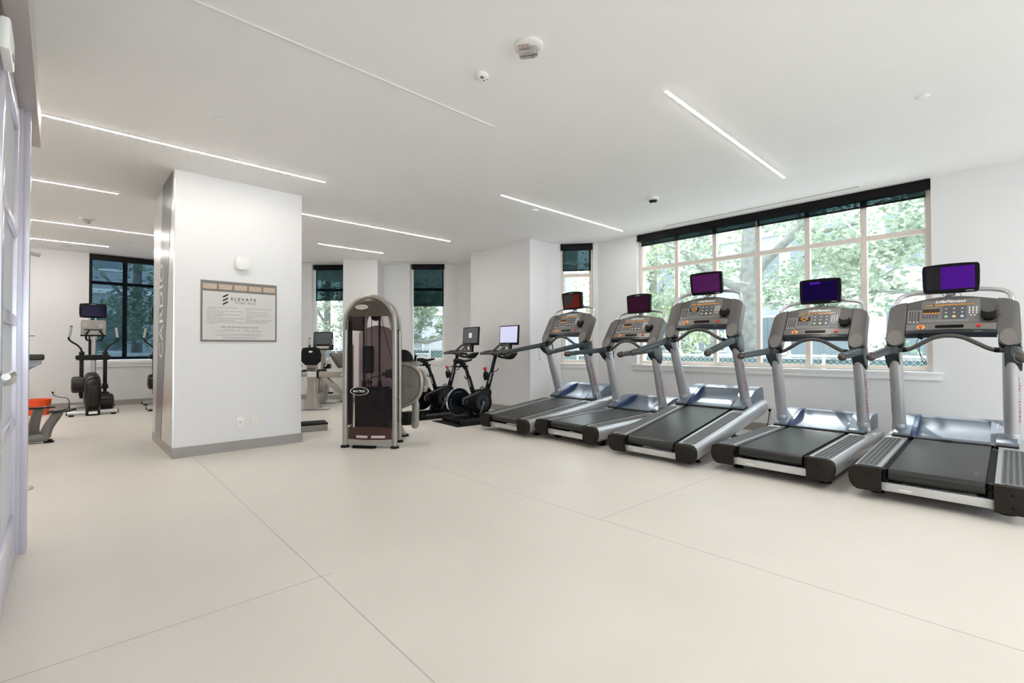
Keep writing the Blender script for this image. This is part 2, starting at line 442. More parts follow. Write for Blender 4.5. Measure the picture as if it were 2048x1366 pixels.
sill('window_sill', P4, dD, nD, .912, w4, .02)
blind(P4+nD*.03+dD*.01, dD, nD, .87, 2.225, 'black roller blind half lowered behind the recumbent bike', fabric=shadeD_m)
w5 = window(5, (2.05, 12.56, 0), (-1,0,0), (0,1,0), 1.62, .93, H, [1.05-.0], 0, dark=True)
sill('window_sill', (2.05, 12.55, 0), (-1,0,0), (0,1,0), 1.62, w5, .02)
blind((2.04, 12.57, 0), (-1,0,0), (0,1,0), 1.60, .945, 'fully lowered dark sheer roller blind on the back wall window', fabric=shadeB_m, val=(2.92, H-.01))

window(6, (-.4, -4.04, 0), (1,0,0), (0,-1,0), 7.2, .3, 2.9, [1.8, 3.6, 5.4], 0)  # unseen window, added to let in neutral daylight from behind the camera
# ================================================================== CEILING FITTINGS
lamp_m = emis('led_diffuser', (1.0,.955,.895), 72.0)
def strip(x0, x1, y, label):
    r = thing('linear_ceiling_light', label, 'ceiling light', ((x0+x1)/2, y, H), 0, 'recessed linear lights across the ceiling')
    L = x1-x0
    MB().prism([(-.011,-.001),(-.011,-.004),(-.0085,-.0065),(-.004,-.0075),(.004,-.0075),(.0085,-.0065),(.011,-.004),(.011,-.001)], 'x', -L/2, L/2).build('diffuser', lamp_m, r)
    tr = MB(); tr.box((0, .0135, -.002), (L+.01, .004, .006)).box((0, -.0135, -.002), (L+.01, .004, .006)).box((L/2+.003, 0, -.002), (.004, .03, .005)).box((-L/2-.003, 0, -.002), (.004, .03, .005))
    tr.build('trim_frame', white_m, r)
strip(3.215, 5.82, 1.745, 'linear ceiling light nearest the camera, above the treadmills')
strip(3.95, 6.575, 4.34, 'linear ceiling light ending beside the corner bay window')
strip(-.45, 2.18, 5.37, 'linear ceiling light crossing in front of the square column')
strip(2.46, 4.99, 6.846, 'linear ceiling light starting behind the column and above the bikes')
strip(3.38, 4.648, 8.618, 'short linear ceiling light before the two far diagonal windows')
strip(-2.1, .512, 7.495, 'linear ceiling light at left, first one behind the door frame')
strip(-1.3, 1.32, 9.845, 'linear ceiling light at left running behind the column')
strip(-1.96, .658, 11.52, 'linear ceiling light at left nearest the back wall')
for x0, x1, y in ((3.215,5.82,-.87), (.3,2.7,.2), (.3,2.7,-2.6), (3.215,5.82,-2.9)):  # out-of-view strips added as fill for the near floor and ceiling
    strip(x0, x1, y, 'added unseen linear ceiling light behind the camera')
for x0, x1, y in ((-4.1,-1.9,5.4), (-4.2,-2.5,7.495), (-4.2,-1.7,9.845), (-4.2,-2.3,11.52)):  # hidden strips added to brighten the ceiling at left
    strip(x0, x1, y, 'added linear ceiling light hidden behind the entrance frame')
def slot(name_label, p, q, w, m, two=True):
    p, q = V(*p, H), V(*q, H); d = (q-p); L = d.length; ang = math.atan2(d.y, d.x)
    r = thing('linear_air_vent', name_label, 'vent', tuple((p+q)/2), ang)
    MB().box((0, 0, -.0015), (L, w, .003)).build('frame', m, r)
    dk = MB()
    for yy in ((-w*.22, w*.22) if two else (0,)):
        dk.box((0, yy, -.0032), (L-.02, w*.16, .0012))
    dk.build('slot', mat('vent_shadow_gap', (.10,.10,.10), .8), r)
slot('long slot vent in the ceiling before the wide window', (6.80, 3.72), (6.79, 1.23), .055, ceil_m)
slot('slot vent in the ceiling before the window behind the bikes', (6.147, 8.495), (5.203, 9.253+.19), .06, ceil_m)
slot('slot vent in the ceiling above the recumbent bike', (4.44, 10.22), (3.6, 11.0), .06, ceil_m)
slot('short dark slot vent in the ceiling by the back wall', (.0, 11.943), (.2, 11.943), .05, ceil_m)
slot('hairline slot vent along the back wall', (-2.5, 12.35), (2.3, 12.35), .02, ceil_m, False)
vr = thing('linear_air_vent', 'long white slim ceiling vent running toward the smoke strobe', 'vent', (1.0, 3.04, H))
MB().box((-.0, 0, -.004), (3.35, .018, .008)).build('frame', white_m, vr)
MB().box((0, .013, -.001), (3.35, .006, .003)).build('slot', mat('vent_grey_gap', (.35,.35,.34), .8), vr)
def sprinkler(x, y, label, r=.042):
    o = MB().lathe([(0.002, 0), (r*.9, 0), (r, -.003), (r*.98, -.007), (r*.9, -.009), (.002, -.010)], (0, 0, 0)).build('sprinkler_cover', ceil_m if r > .03 else white_m)
    o.location = (x, y, H); tag(o, label, 'sprinkler', 'ceiling sprinkler covers')
sprinkler(.952, 4.477, 'round sprinkler cover between the long white vent and light strip')
sprinkler(4.70, .46, 'round sprinkler cover at the right above the nearest treadmill')
sprinkler(.727, 7.84, 'round sprinkler cover at left behind the door frame')
sprinkler(4.714, 4.503, 'round sprinkler cover beside the corner light strip')
sprinkler(1.004, 11.07, 'round sprinkler cover near the back window')
sprinkler(4.565, 8.045, 'round sprinkler cover before the short far light strip')
sprinkler(5.061, 3.041, 'small sprinkler head beside the dome camera', .028)
def strobe(x, y, label, rz, k=1.0):
    r = thing('fire_alarm_strobe', label, 'fire alarm', (x, y, H), rz, 'ceiling fire alarm strobes')
    MB().lathe([(.001,0),(.092*k,0),(.092*k,-.012),(.080*k,-.020),(.001,-.022)], n=36).build('base', white_m, r)
    MB().prism(rrect(.112*k, .062*k, .016), 'z', -.062*k, -.02, bev=.004).build('lens', mixed('strobe_lens', 'transparent', (.8,.8,.8), 'glossy', (.8,.8,.8), .55, .12), r, loc=(.0, .0, 0))
    MB().prism(rrect(.07*k, .03*k, .008), 'z', -.052*k, -.021).build('reflector', chrome_m, r, loc=(0, .0, 0))
    MB().letters('FIRE', (-.055*k, -.040*k, -.0225), (1,0,0), (0,-1,0), .07*k, .016*k).build('lettering', red_m, r, 0)
strobe(2.115, 2.073, 'white ceiling fire strobe with clear lens near the top of the photo', math.radians(-58), 1.0)
strobe(.292, 9.236, 'small distant ceiling fire strobe above the elliptical trainer', math.radians(-80))
oc = thing('occupancy_sensor', 'round white ceiling sensor with two dark eyes', 'sensor', (2.103, 2.521, H))
MB().lathe([(.001,0),(.052,0),(.052,-.006),(.044,-.020),(.028,-.030),(.001,-.034)], n=32).build('housing', white_m, oc)
MB().sphere((.022,-.006,-.029), .007).sphere((.037,-.018,-.021), .0055).build('dark_eye', pad_m, oc)
MB().sphere((-.008,-.022,-.029), .013, (1.2,1,.4)).build('lens', over_m, oc)
dc = thing('dome_camera', 'white ceiling dome camera with black band', 'camera', (5.42, 3.122, H))
MB().lathe([(.001,0),(.075,0),(.078,-.012),(.066,-.030),(.05,-.034)], n=32).build('housing', white_m, dc)
MB().lathe([(.05,-.034),(.047,-.048),(.036,-.058),(.001,-.062)], n=32, cap=False).build('dome', black_m, dc)
MB().lathe([(.001,-.062),(.020,-.0625),(.018,-.068),(.001,-.072)], n=20).build('lens_ring', white_m, dc)

# ================================================================== THINGS ON THE COLUMN
sg = thing('rules_sign', 'grey framed fitness rules board on the front of the column', 'sign', (1.112, 6.058, 1.225))
sw, shh = .770, .670
MB().prism([(0,0),(sw,0),(sw,shh),(0,shh)], 'y', -.008, 0).build('frame', mat('sign_taupe', (.175,.165,.15), .5), sg)
MB().box((sw/2+.000, -.009, (.020+.553)/2), (sw-.034, .003, .553-.020)).build('panel', mat('sign_face', (.62,.60,.585), .5), sg)
wd = mat('sign_wood', (.50,.385,.30), .55, var=.16, scale=7, stretch=(2,1,22))
for k in range(5):
    MB().box((.016+.068+k*.1505, -.009, .607), (.133, .003, .058)).build('wood_inlay', wd, sg)
ch = MB()
for k in range(3):
    z = .4045+k*.0405
    ch.prism([(.208,z),(.259,z+.030),(.259,z+.049),(.208,z+.019)], 'y', -.0125, -.0105)
ch.build('chevron_emblem', print_k, sg)
tx = MB(); Y0 = -.0112
def line(mb, s, x, z, w, h, bold=0.0): mb.letters(s, (x, Y0, z), (1,0,0), (0,0,1), w, h, 0, None, bold)
line(tx, 'E L E V A T E', .289, .462, .254, .033, .018); 
tx.build('lettering', print_k, sg, 0)
tx = MB(); line(tx, 'FITNESS  RULES', .329, .427, .214, .023)
line(tx, 'IN AN EMERGENCY, PLEASE CALL 911', .211, .034, .352, .0155)
tx.build('heading_lettering', print_g, sg, 0)
tx = MB(); line(tx, 'SORRY, THE FOLLOWING ARE NOT ALLOWED:', .189, .152, .386, .017, .01)
lh = .0088
for z, s, w in ((.372,'• THIS AMENITY IS FOR USE BY RESIDENTS AND THEIR',.30),(.355,'   GUESTS ONLY.',.085),(.333,'• MANAGEMENT IS NOT RESPONSIBLE FOR INJURY OR CONDUCT',.362),(.316,'   ISSUES OF YOUR OWN RISK.',.17),
                (.294,'• RESIDENTS ARE RESPONSIBLE FOR KNOWING THEIR OWN',.34),(.277,'   PHYSICAL LIMITATIONS.',.145),(.255,'• PERSONS UNDER THE AGE OF 16 MUST HAVE ADULT SUPERVISION.',.368),(.233,'• GUESTS MUST BE ACCOMPANIED BY A RESIDENT.',.272),
                (.211,'• PLEASE NOTIFY MANAGEMENT OF BROKEN OR MALFUNCTIONING',.362),(.194,'   EQUIPMENT.',.08)):
    line(tx, s, .053, z, w, lh)
for z, s, w in ((.372,'• PLEASE RETURN WEIGHTS AND FITNESS EQUIPMENT',.283),(.355,'   AFTER USE.',.065),(.333,'• PLEASE CLEAN OFF EQUIPMENT AFTER USE.',.232),(.309,'• PLEASE DO NOT DROP WEIGHTS ON THE FLOOR.',.256),
                (.285,'• PLEASE BE RESPECTFUL TO OTHER RESIDENTS',.245),(.268,'   AND GUESTS.',.075),(.246,'• MANAGEMENT RESERVES THE RIGHT TO RESTRICT',.278),(.230,'   OR DENY THE USE TO ANY FACILITY TO ANY',.245),(.214,'   PERSON IN VIOLATION OF THESE RULES.',.228)):
    line(tx, s, .438, z, w, lh)
for x, s, w in ((.214,'• WET BATHING SUITS',.108),(.343,'• FOOD',.038),(.408,'• OPEN SHOES',.068),(.503,'• SMOKING',.058)): line(tx, s, x, .130, w, lh)
line(tx, '• PETS (EXCEPT SERVICE ANIMALS IN ALL AREAS)', .153, .113, .240, lh); line(tx, '• EXCESSIVE NOISE OR HORSEPLAY', .420, .113, .195, lh)
line(tx, 'ALWAYS CONSULT A PHYSICIAN BEFORE BEGINNING ANY EXERCISE PROGRAM', .178, .078, .415, .0075); line(tx, 'USE OF THIS FACILITY IS AT YOUR OWN RISK. REPORT ALL DAMAGED EQUIPMENT TO MANAGEMENT', .135, .065, .495, .0075)
tx.build('rules_lettering', print_g, sg, 0)
th = thing('wall_sensor', 'white rounded square wall sensor above the rules board', 'sensor', (1.505, 6.058, 2.115))
MB().prism(rrect(.129,.142,.03), 'y', -.045, 0, bev=.008).build('housing', white_m, th)
MB().prism(rrect(.03,.006,.002,cy=-.02), 'y', -.0465, -.044).build('grille', trim_m, th)
def plate(name, label, X0, Z0, w, h, at, rz, kind='outlet', col=None):
    r = thing(name, label, 'outlet', at, rz)
    MB().box((0, -.004, 0), (w, .007, h), bev=.003).build('cover_plate', col or white_m, r)
    if kind == 'outlet':
        k = MB()
        for s in (1, -1):
            MB().prism(rrect(.034,.036,.012,cy=s*.026), 'y', -.0095, -.006).build('socket', trim_m, r)
            k.box((-.006,-.0098,s*.026+.004),(.0025,.001,.010)).box((.006,-.0098,s*.026+.004),(.0025,.001,.010)).cyl((0,-.0092,s*.026-.009),(0,-.0103,s*.026-.009),.003)
        k.build('slots', black_m, r)
    else:
        MB().cyl((0,-.007,0),(0,-.012,0),.007).build('jack', over_m, r)
    return r
plate('wall_jack_plate', 'white wall plate with one jack at the foot of the column', 0, 0, .072, .120, (1.5005, 6.058, .315), 0, 'jack')
plate('wall_outlet', 'double power outlet at the foot of the column', 0, 0, .080, .140, (1.648, 6.058, .318), 0, 'outlet', mat('cream_plastic', (.80,.76,.68), .4))
plate('wall_outlet', 'power outlet on the back wall with a black plug in it', 0, 0, .090, .12, (-.073, 12.548, .34), 0, 'outlet', mat('cream_plastic', (.80,.76,.68), .4))
plate('wall_outlet', 'power outlet on the back wall beside the door frame', 0, 0, .08, .12, (-.40, 12.548, .33), 0)
plate('wall_outlet', 'power outlet low on the pillar behind the exercise bike', 0, 0, .075, .115, (5.907, 6.70, .30), math.radians(-90))
plate('wall_outlet', 'power outlet under the wide window between the third and fourth treadmill', 0, 0, .075, .115, (7.028, 2.30, .27), math.radians(-90))
# ================================================================== TREADMILLS
def cp(y, z, off=0.0):
    """point on the tilted console face"""
    return V(1.341+.69*(z-1.187)-off*.823, y, z+off*.568)
CU, CW = V(0, -1, 0), V(.69, 0, 1)/1.215     # reading right (user view) and up the face
CN = V(-.823, 0, .568)
CROT = Matrix((CU, CW, CN)).transposed()
def cprism(mb, poly, o0, o1, bev=0):
    """outline given as (y,z) on the face; o0..o1 offsets along the face normal"""
    a = [tuple(cp(y, z, o0)) for y, z in poly]; b = [tuple(cp(y, z, o1)) for y, z in poly]
    n0 = len(mb.bm.verts); mb.loft([a, b])
    if bev:
        vs = list(mb.bm.verts)[n0:]; top = set(vs[len(poly):])
        es = [e for e in {e for v in vs for e in v.link_edges} if e.verts[0] in top and e.verts[1] in top]
        bmesh.ops.bevel(mb.bm, geom=es, offset=bev, segments=3, profile=.5, affect='EDGES', clamp_overlap=True)
    return mb
def crect(mb, y0, y1, z0, z1, o0, o1): return cprism(mb, [(y1,z0),(y0,z0),(y0,z1),(y1,z1)], o0, o1)
def cdisc(mb, y, z, r, o0, o1, ry=None, n=16):
    return cprism(mb, [(y+r*math.cos(2*PI*i/n), z+(ry or r)*math.sin(2*PI*i/n)/1.215) for i in range(n)], o0, o1)

def scr_mat(name, c, e):
    m = mat(name, tuple(v*.35 for v in c), .10, emit=e, estr=.42, spec=.12); return m

def treadmill(label, pose, tv, disp, screen, cord, old):
    x, y, yw, pt = pose; yw, pt = math.radians(yw), math.radians(pt)
    px_ = .25*(1-math.cos(pt)); pz = -.25*math.sin(pt)
    r = thing('treadmill', label, 'treadmill', (x+px_*math.cos(yw), y+px_*math.sin(yw), pz), yw, 'row of treadmills along the window', pt)
    # ---- side rails with foot pads and end caps
    prof = [(.302,.252),(.440,.250),(.468,.243),(.486,.224),(.493,.195),(.493,.160),(.486,.125),(.468,.095),(.440,.078),(.302,.080)]
    for s in (1, -1):
        rings = []
        for xx, k in ((.045,1),(.5,1),(1.2,1),(1.86,1),(1.93,.96),(1.975,.86),(1.99,.7)):
            rings.append([(xx, s*(.302+(yy-.302)*(.6+.4*k)), .165+(zz-.165)*k) for yy, zz in prof])
        rail = MB().loft(rings).build('side_rail', silver_m, r, 50)
        po = rrect(1.23, .125, .05, 6, .675, s*.392)
        MB().prism(po, 'z', .249, .2535).build('foot_pad', pad_m, rail)
        st = MB()
        for i in range(36):
            for j in range(4):
                st.box((.115+i*.032, s*(.346+j*.0305)+ (0), .2535), (.012, .015, .004), rot=('Z', .6))
        o = st.build('foot_pad_studs', dot_m, rail, 0)
        MB().letters('LifeFitness', (.62 if s > 0 else .36, s*.4945, .150), (-s, 0, 0), (0, 0, 1), .26, .022, .25).build('lettering', over_m, rail, 0)
        cprof = [(.298,.256),(.442,.254),(.472,.246),(.491,.226),(.498,.195),(.498,.158),(.490,.120),(.470,.090),(.442,.074),(.298,.076)]
        cap = MB().loft([[(xx, s*(.302+(yy-.302)*k), .165+(zz-.165)*k) for yy, zz in cprof] for xx, k in ((-.004,.97),(.002,1.0),(.050,1.0))]).build('end_cap', cap_m, r, 50)
        sc = MB()
        for z in (.205, .120): sc.cyl((-.0035, s*.385, z), (-.006, s*.385, z), .009, n=12)
        sc.build('screw', black_m, cap)
        # roller brackets at the rear
        bk = MB().box((.075, s*.283, .20), (.06, .022, .085), bev=.004).box((.05, s*.286, .175), (.03, .03, .06), bev=.006)
        bk.cyl((.03, s*.286, .20), (.045, s*.286, .20), .012)
        bk.build('roller_bracket', black_m, r)
    # ---- belt, deck, rear bar, chassis
    bp = [(1.45,.247),(.080,.247)]+arc(.080,.203,.044,90,270,10)[1:]+[(1.45,.159)]
    belt = MB().prism(bp, 'y', -.257, .257).build('running_belt', belt_m, r, 40)
    MB().letters('LifeFitness', (.36, -.195, .2478), (-1, 0, 0), (0, -1, 0), .13, .03, .3).build('lettering', over_m, belt, 0)
    MB().box((.78, 0, .205), (1.36, .60, .055)).build('deck', blackm_m, r)
    rb = MB().box((.046, 0, .116), (.028, .60, .062), bev=.003).build('rear_crossbar', mat('pale_metal', (.60,.60,.60), .35, metal=.4), r)
    MB().box((.0315, .16, .108), (.001, .07, .013)).build('sticker', white_m, rb)
    # lift frame, wheels and levelling feet standing on the floor
    fr = MB()
    for s in (1, -1):
        fr.box((.95, s*.24, .115), (1.75, .05, .07))
        fr.box((1.60, s*.24, .14), (.30, .06, .12))
    fr.box((.35, 0, .115), (.06, .5, .05)).box((1.3, 0, .115), (.06, .5, .05)).box((1.75, 0, .13), (.1, .5, .09))
    fr.build('chassis', void_m, r)
    gz = lambda xx: -(xx-.25)*math.tan(pt)       # floor height seen from the tilted deck
    for s in (1, -1):
        f = MB().cyl((.28, s*.36, .10), (.28, s*.36, .02), .012).lathe([(.001,.026),(.03,.022),(.045,.008),(.047,0.0),(.001,0.0)], (.28, s*.36, gz(.28)), 20)
        f.build('levelling_foot', black_m, r)
        g = gz(1.62)
        lg = MB().box(((1.25+1.62)/2, s*.20, (.10+g+.05)/2), (math.hypot(.37, .05-g)+.04, .04, .045), rot=('Y', math.atan2(.05-g, .37)))
        lg.cyl((1.62, s*.17, g+.042), (1.62, s*.235, g+.042), .040)
        lg.build('lift_wheel', black_m, r)
    # ---- motor hood
    hd = [(1.415,.252),(1.50,.256),(1.60,.268),(1.70,.290),(1.78,.322),(1.845,.368),(1.862,.388),(1.95,.398),(2.01,.388),(2.035,.36),(2.035,.15),(1.45,.15)]
    hood = MB().prism(hd, 'y', -.262, .262).build('motor_hood', hood_m, r, 32)
    for s in (1, -1):
        a, b = (s*.285, s*.415)
        sd = [(1.385,.262),(1.392,.288),(1.50,.318),(1.62,.352),(1.735,.392),(1.80,.404),(1.95,.400),(2.01,.390),(2.035,.36),(2.035,.16),(1.46,.16),(1.46,.25)]
        MB().prism(sd, 'y', a, b, bev=.006).build('shoulder_cover', hood_m, hood, 32)
        ck = [(1.41,.255),(1.50,.312),(1.62,.346),(1.735,.386),(1.80,.396),(1.95,.398),(1.862,.388),(1.845,.368),(1.78,.322),(1.70,.290),(1.60,.268),(1.50,.256)]
        MB().prism(ck, 'y', s*.250, s*.287).build('side_cheek', blue_m if s > 0 else hood_m, hood, 30)
        MB().box((1.45, s*.35, .258), (.15, .142, .022), bev=.004).build('rubber_bumper', cap_m, hood)
    MB().box((1.42, 0, .252), (.05, .52, .012)).build('belt_gap_strip', void_m, hood)
    # ---- uprights (oval tubes leaning back) with lettering
    def axis(z): return 1.567-.2255*(z-.243)
    for s in (1, -1):
        rings = []
        for z in (.22, .6, .9, 1.095):
            c = axis(z); rings.append([(c+.060*math.cos(2*PI*i/28), s*.383+.054*math.sin(2*PI*i/28), z) for i in range(28)])
        up = MB().loft(rings).build('upright', silver_m, r, 50)
        col = MB().loft([[(axis(z)+k*.064*math.cos(2*PI*i/28), s*.383+k*.058*math.sin(2*PI*i/28), z) for i in range(28)] for z, k in ((.25,1.0),(.345,1.0),(.352,.96))]).build('collar', silver_m, up, 50)
        def wrap(p, s=s):
            dx = max(-.057, min(.057, p.x-axis(p.z)))
            return V(p.x, s*(.383+.0545*math.sqrt(max(0, 1-(dx/.060)**2))+.0006), p.z)
        MB().letters('LifeFitness', (axis(.86)-.040, s*.44, .86), (.2255/1.025, 0, -1/1.025), (s*0+1/1.025, 0, .2255/1.025) if s < 0 else (1/1.025, 0, .2255/1.025), .42, .034, .3, wrap).build('lettering', redp_m, up, 0)
        # ---- handrail: bracket, arm and end ball
        bk = [(1.25,1.115),(1.46,1.125),(1.475,.985),(1.455,.915),(1.425,.895),(1.385,.915),(1.345,.975),(1.29,1.03),(1.235,1.055)]
        MB().prism(bk, 'y', s*.345, s*.448, bev=.016).build('handrail_bracket', arm_m, r, 40)
        ar = []
        for xx, yy, z, w, h in ((1.27,.408,1.086,.060,.066),(1.10,.413,1.082,.060,.066),(.80,.424,1.070,.056,.062),(.60,.432,1.061,.052,.058)):
            ar.append([(xx, s*yy+p[0], z+p[1]) for p in rrect(w, h, .018, 4)])
        arm = MB().loft(ar).build('handrail', arm_m, r, 40)
        MB().loft([[(xx, s*yy+k*.031*math.cos(2*PI*i/18), z+k*.034*math.sin(2*PI*i/18)) for i in range(18)] for xx, yy, z, k in ((.61,.4318,1.0615,1.0),(.60,.432,1.061,1.08),(.575,.4335,1.060,1.14),(.545,.435,1.0585,1.05),(.522,.436,1.0575,.72),(.514,.4365,1.057,.3))]).build('end_ball', mat('handrail_end', (.045,.038,.034), .25), arm)
        MB().box((1.262, s*.409, 1.087), (.012, .066, .072), bev=.004).build('joint_ring', black_m, arm)
    MB().tube([(1.30,.385,1.082),(1.295,.31,1.082),(1.292,.255,1.098),(1.29,.19,1.138),(1.288,.11,1.188),(1.287,.045,1.208),(1.287,0,1.211),(1.287,-.045,1.208),(1.288,-.11,1.188),(1.29,-.19,1.138),(1.292,-.255,1.098),(1.295,-.31,1.082),(1.30,-.385,1.082)], .0185, 12, 5).build('front_grip_bar', grip_m, r, 60)
    for s in (1, -1): MB().cyl((1.293, s*.315, 1.083), (1.291, s*.285, 1.088), .0215).build('grip_collar', black_m, r)
    # ---- console
    con = thing_part = bpy.data.objects.new('console', None); COL.objects.link(con); con.parent = r; con.empty_display_size = .1
    top = [(.306-.612*i/16, 1.525+.045*math.cos((i-8)/8*PI/2)) for i in range(17)]
    body = MB(); cprism(body, [(.306,1.245)]+top+[(-.306,1.245)], -.055, .0)
    body.build('centre_panel', panel_m, con, 30)
    for s in (1, -1):
        po = [(s*.308,1.528),(s*.350,1.518),(s*.395,1.503),(s*.424,1.490),(s*.436,1.474),(s*.4385,1.44),(s*.446,1.19)]
        po += [(s*(.377+.069*math.cos(math.radians(a))), 1.178+.060*math.sin(math.radians(a))) for a in range(-10, -181, -17)]+[(s*.308,1.19)]
        pd = MB(); cprism(pd, po, -.085, .016, .012); pod = pd.build('side_pod', pod_m, con, 34)
        rg = MB()
        n = 28; ring = lambda k, o: [tuple(cp(s*.375+k*.0585*math.cos(2*PI*i/n), 1.188+k*.0715*math.sin(2*PI*i/n), o)) for i in range(n)]
        rg.loft([ring(1.0,.012), ring(1.0,.0185), ring(.95,.019), ring(.93,.0165)], cap=False); rg.loft([ring(.93,.0165), ring(.5,.015), ring(.05,.0145)])
        rg.build('speaker', cup_m, con, 40)
        bs = MB(); ring2 = lambda k, o: [tuple(cp(s*.376+k*.066*math.cos(2*PI*i/n), 1.158+k*.062*math.sin(2*PI*i/n), o)) for i in range(n)]
        bs.loft([ring2(.98,-.01), ring2(1.0,-.06), ring2(.9,-.10), ring2(.6,-.115)]); bs.build('pod_base', black_m, con, 40)
    ov = MB(); cprism(ov, [(-.198,1.326),(.198,1.326),(.198,1.525),(.19,1.533),(-.19,1.540),(-.198,1.532)][::-1], 0, .0022); ov.build('overlay', over_m, con)
    MB().letters('LifeFitness', cp(.104, 1.509, .003), CU, V(.69,-.08,1.0), .21, .030, .35, None, .02).build('lettering', print_w, con, 0)
    d = MB(); crect(d, -.155, .182, 1.4815, 1.4955, .002, .0034); crect(d, .069, .190, 1.408, 1.455, .002, .0034); d.build('display_window', mat('display_dark', (.035,.022,.014), .2), con)
    L = MB()
    rnd = random.Random(hash(label) % 1000 if False else len(label))
    for k in range(34):
        if disp != 'dim' or rnd.random() < .8:
            yy = .176-k*.0098; hh = .0035+.0015*rnd.random()
            if rnd.random() > .1: crect(L, yy-.0062, yy, 1.4885-hh, 1.4885+hh, .0034, .0042)
    if disp == 'heart':
        for a, b in (((.130,1.414),(.098,1.432)),((.098,1.432),(.104,1.447)),((.104,1.447),(.119,1.447)),((.119,1.447),(.130,1.438)),((.130,1.438),(.141,1.447)),((.141,1.447),(.156,1.447)),((.156,1.447),(.162,1.432)),((.162,1.432),(.130,1.414))):
            A, B = V(*a, 0), V(*b, 0); q = (B-A).normalized(); nn = V(-q.y, q.x, 0)*.0026
            cprism(L, [tuple((A+nn)[:2]), tuple((B+nn)[:2]), tuple((B-nn)[:2]), tuple((A-nn)[:2])], .0034, .0042)
    else:
        for k in range(16): crect(L, .186-k*.0073-.0055, .186-k*.0073, 1.411, 1.417+.005*(k % 3 == 0), .0034, .0042)
    L.build('led_readout', led_m, con, 0)
    dk = MB(); crect(dk, -.107, .051, 1.357, 1.474, .002, .003); dk.build('key_field', mat('key_field_grey', (.085,.085,.09), .45), con)
    ab = MB()
    for yy in (.026, -.028, -.083):
        for z, sg_ in ((1.449, 1), (1.421, -1)): cprism(ab, [(yy+.009, z), (yy-.009, z), (yy, z+sg_*.010)], .003, .0045)
    ab.build('arrow_keys', print_w, con, 0)
    for yy, m in ((.025, green_m), (-.029, yellow_m), (-.083, lblue_m)):
        q = MB(); cdisc(q, yy, 1.380, .0125, .003, .006); q.build('round_key', m, con)
    kp = MB()
    for i in range(3):
        for j in range(4): cdisc(kp, -.130-i*.023, 1.457-j*.0165, .0062, .002, .004, n=10)
    for i in range(2): cdisc(kp, -.140-i*.024, 1.386, .008, .002, .004, .005, n=10)
    kp.build('number_keys', print_w, con, 0)
    bk = MB()
    for i in range(5):
        for j in range(2): cdisc(bk, .180-i*.0225, 1.393-j*.017, .008, .002, .004, .0065, n=10)
    bk.build('program_keys', mat('navy_keys', (.05,.055,.10), .4), con, 0)
    kb = MB()
    for a, b, c, e in ((.292,.203,1.444,1.4455),(.292,.203,1.331,1.3325),(.292,.2905,1.331,1.445),(.2045,.203,1.331,1.445)): crect(kb, b, a, c, e, 0, .002)
    for i in range(3):
        for j in range(5): cdisc(kb, .272-i*.020, 1.428-j*.0195, .0030, 0, .002, n=8)
    for i in range(3): cdisc(kb, .275-i*.026, 1.341, .006, 0, .002, .004, n=10)
    kb.build('tv_keypad', print_w, con, 0)
    lines = MB()
    for a, b in ((.193,.098),(.088,-.012),(-.022,-.125)):
        crect(lines, b, a, 1.338, 1.352, .002, .0026)
    lines.build('caption_bars', mat('caption_grey', (.22,.215,.21), .5), con, 0)
    lp = MB(); cprism(lp, [(.302,1.250),(.302,1.312),(.15,1.317),(0,1.319),(-.15,1.317),(-.302,1.312),(-.302,1.250),(0,1.258)][::-1], 0, .010, .003); lp.build('lower_lip', lip_m, con, 30)
    ty = MB(); cprism(ty, [(.302,1.217),(.302,1.249),(0,1.257),(-.302,1.249),(-.302,1.217),(0,1.225)][::-1], -.05, .024, .003); tray = ty.build('tray', mat('tray_black', (.012,.015,.02), .3), con, 30)
    tb = MB(); crect(tb, -.215, -.16, 1.2315, 1.2365, .0235, .0246); tb.build('tray_mark', over_m, con, 0)
    q = MB(); cdisc(q, .195, 1.285, .030, .010, .013, .024); q.build('stop_ring', mat('orange_ring', (.95,.55,.25), .5), con)
    q = MB(); cdisc(q, .195, 1.285, .017, .013, .027, .014); q.build('stop_button', orange_m, con)
    q = MB(); cdisc(q, -.190, 1.286, .016, .010, .026, .014); q.build('red_button', red_m, con)
    sl = MB(); cprism(sl, [(.086+.011*math.cos(math.radians(a)), 1.287+.014*math.sin(math.radians(a))) for a in range(-90, 91, 18)]+[(-.086-.011*math.cos(math.radians(a)), 1.287-.014*math.sin(math.radians(a))) for a in range(-90, 91, 18)], .010, .0112); sl.build('media_slot', black_m, con)
    hb = MB(); crect(hb, -.297, -.208, 1.322, 1.436, 0, .004); hb.build('holder_backplate', panel_m, con)
    hp = MB(); cprism(hp, [(-.205,1.400),(-.205,1.365),(-.222,1.338),(-.252,1.330),(-.283,1.338),(-.300,1.365),(-.300,1.402),(-.292,1.410),(-.288,1.388),(-.252,1.380),(-.216,1.388),(-.212,1.410)], .002, .045, .008); hp.build('headset_holder', blackm_m, con, 40)
    # ---- television on a silver arch pipe
    MB().tube([(1.555,.397,1.44),(1.60,.395,1.52),(1.64,.375,1.575),(1.665,.32,1.605),(1.675,.22,1.622),(1.68,0,1.632),(1.675,-.22,1.622),(1.665,-.32,1.605),(1.64,-.375,1.575),(1.60,-.395,1.52),(1.555,-.397,1.44)], .020, 12, 5).build('television_arch', satin_m, r, 60)
    tvo = bpy.data.objects.new('television', None); COL.objects.link(tvo); tvo.parent = r; tvo.empty_display_size = .1
    tz, tw, hh2 = 1.737, .396, .272
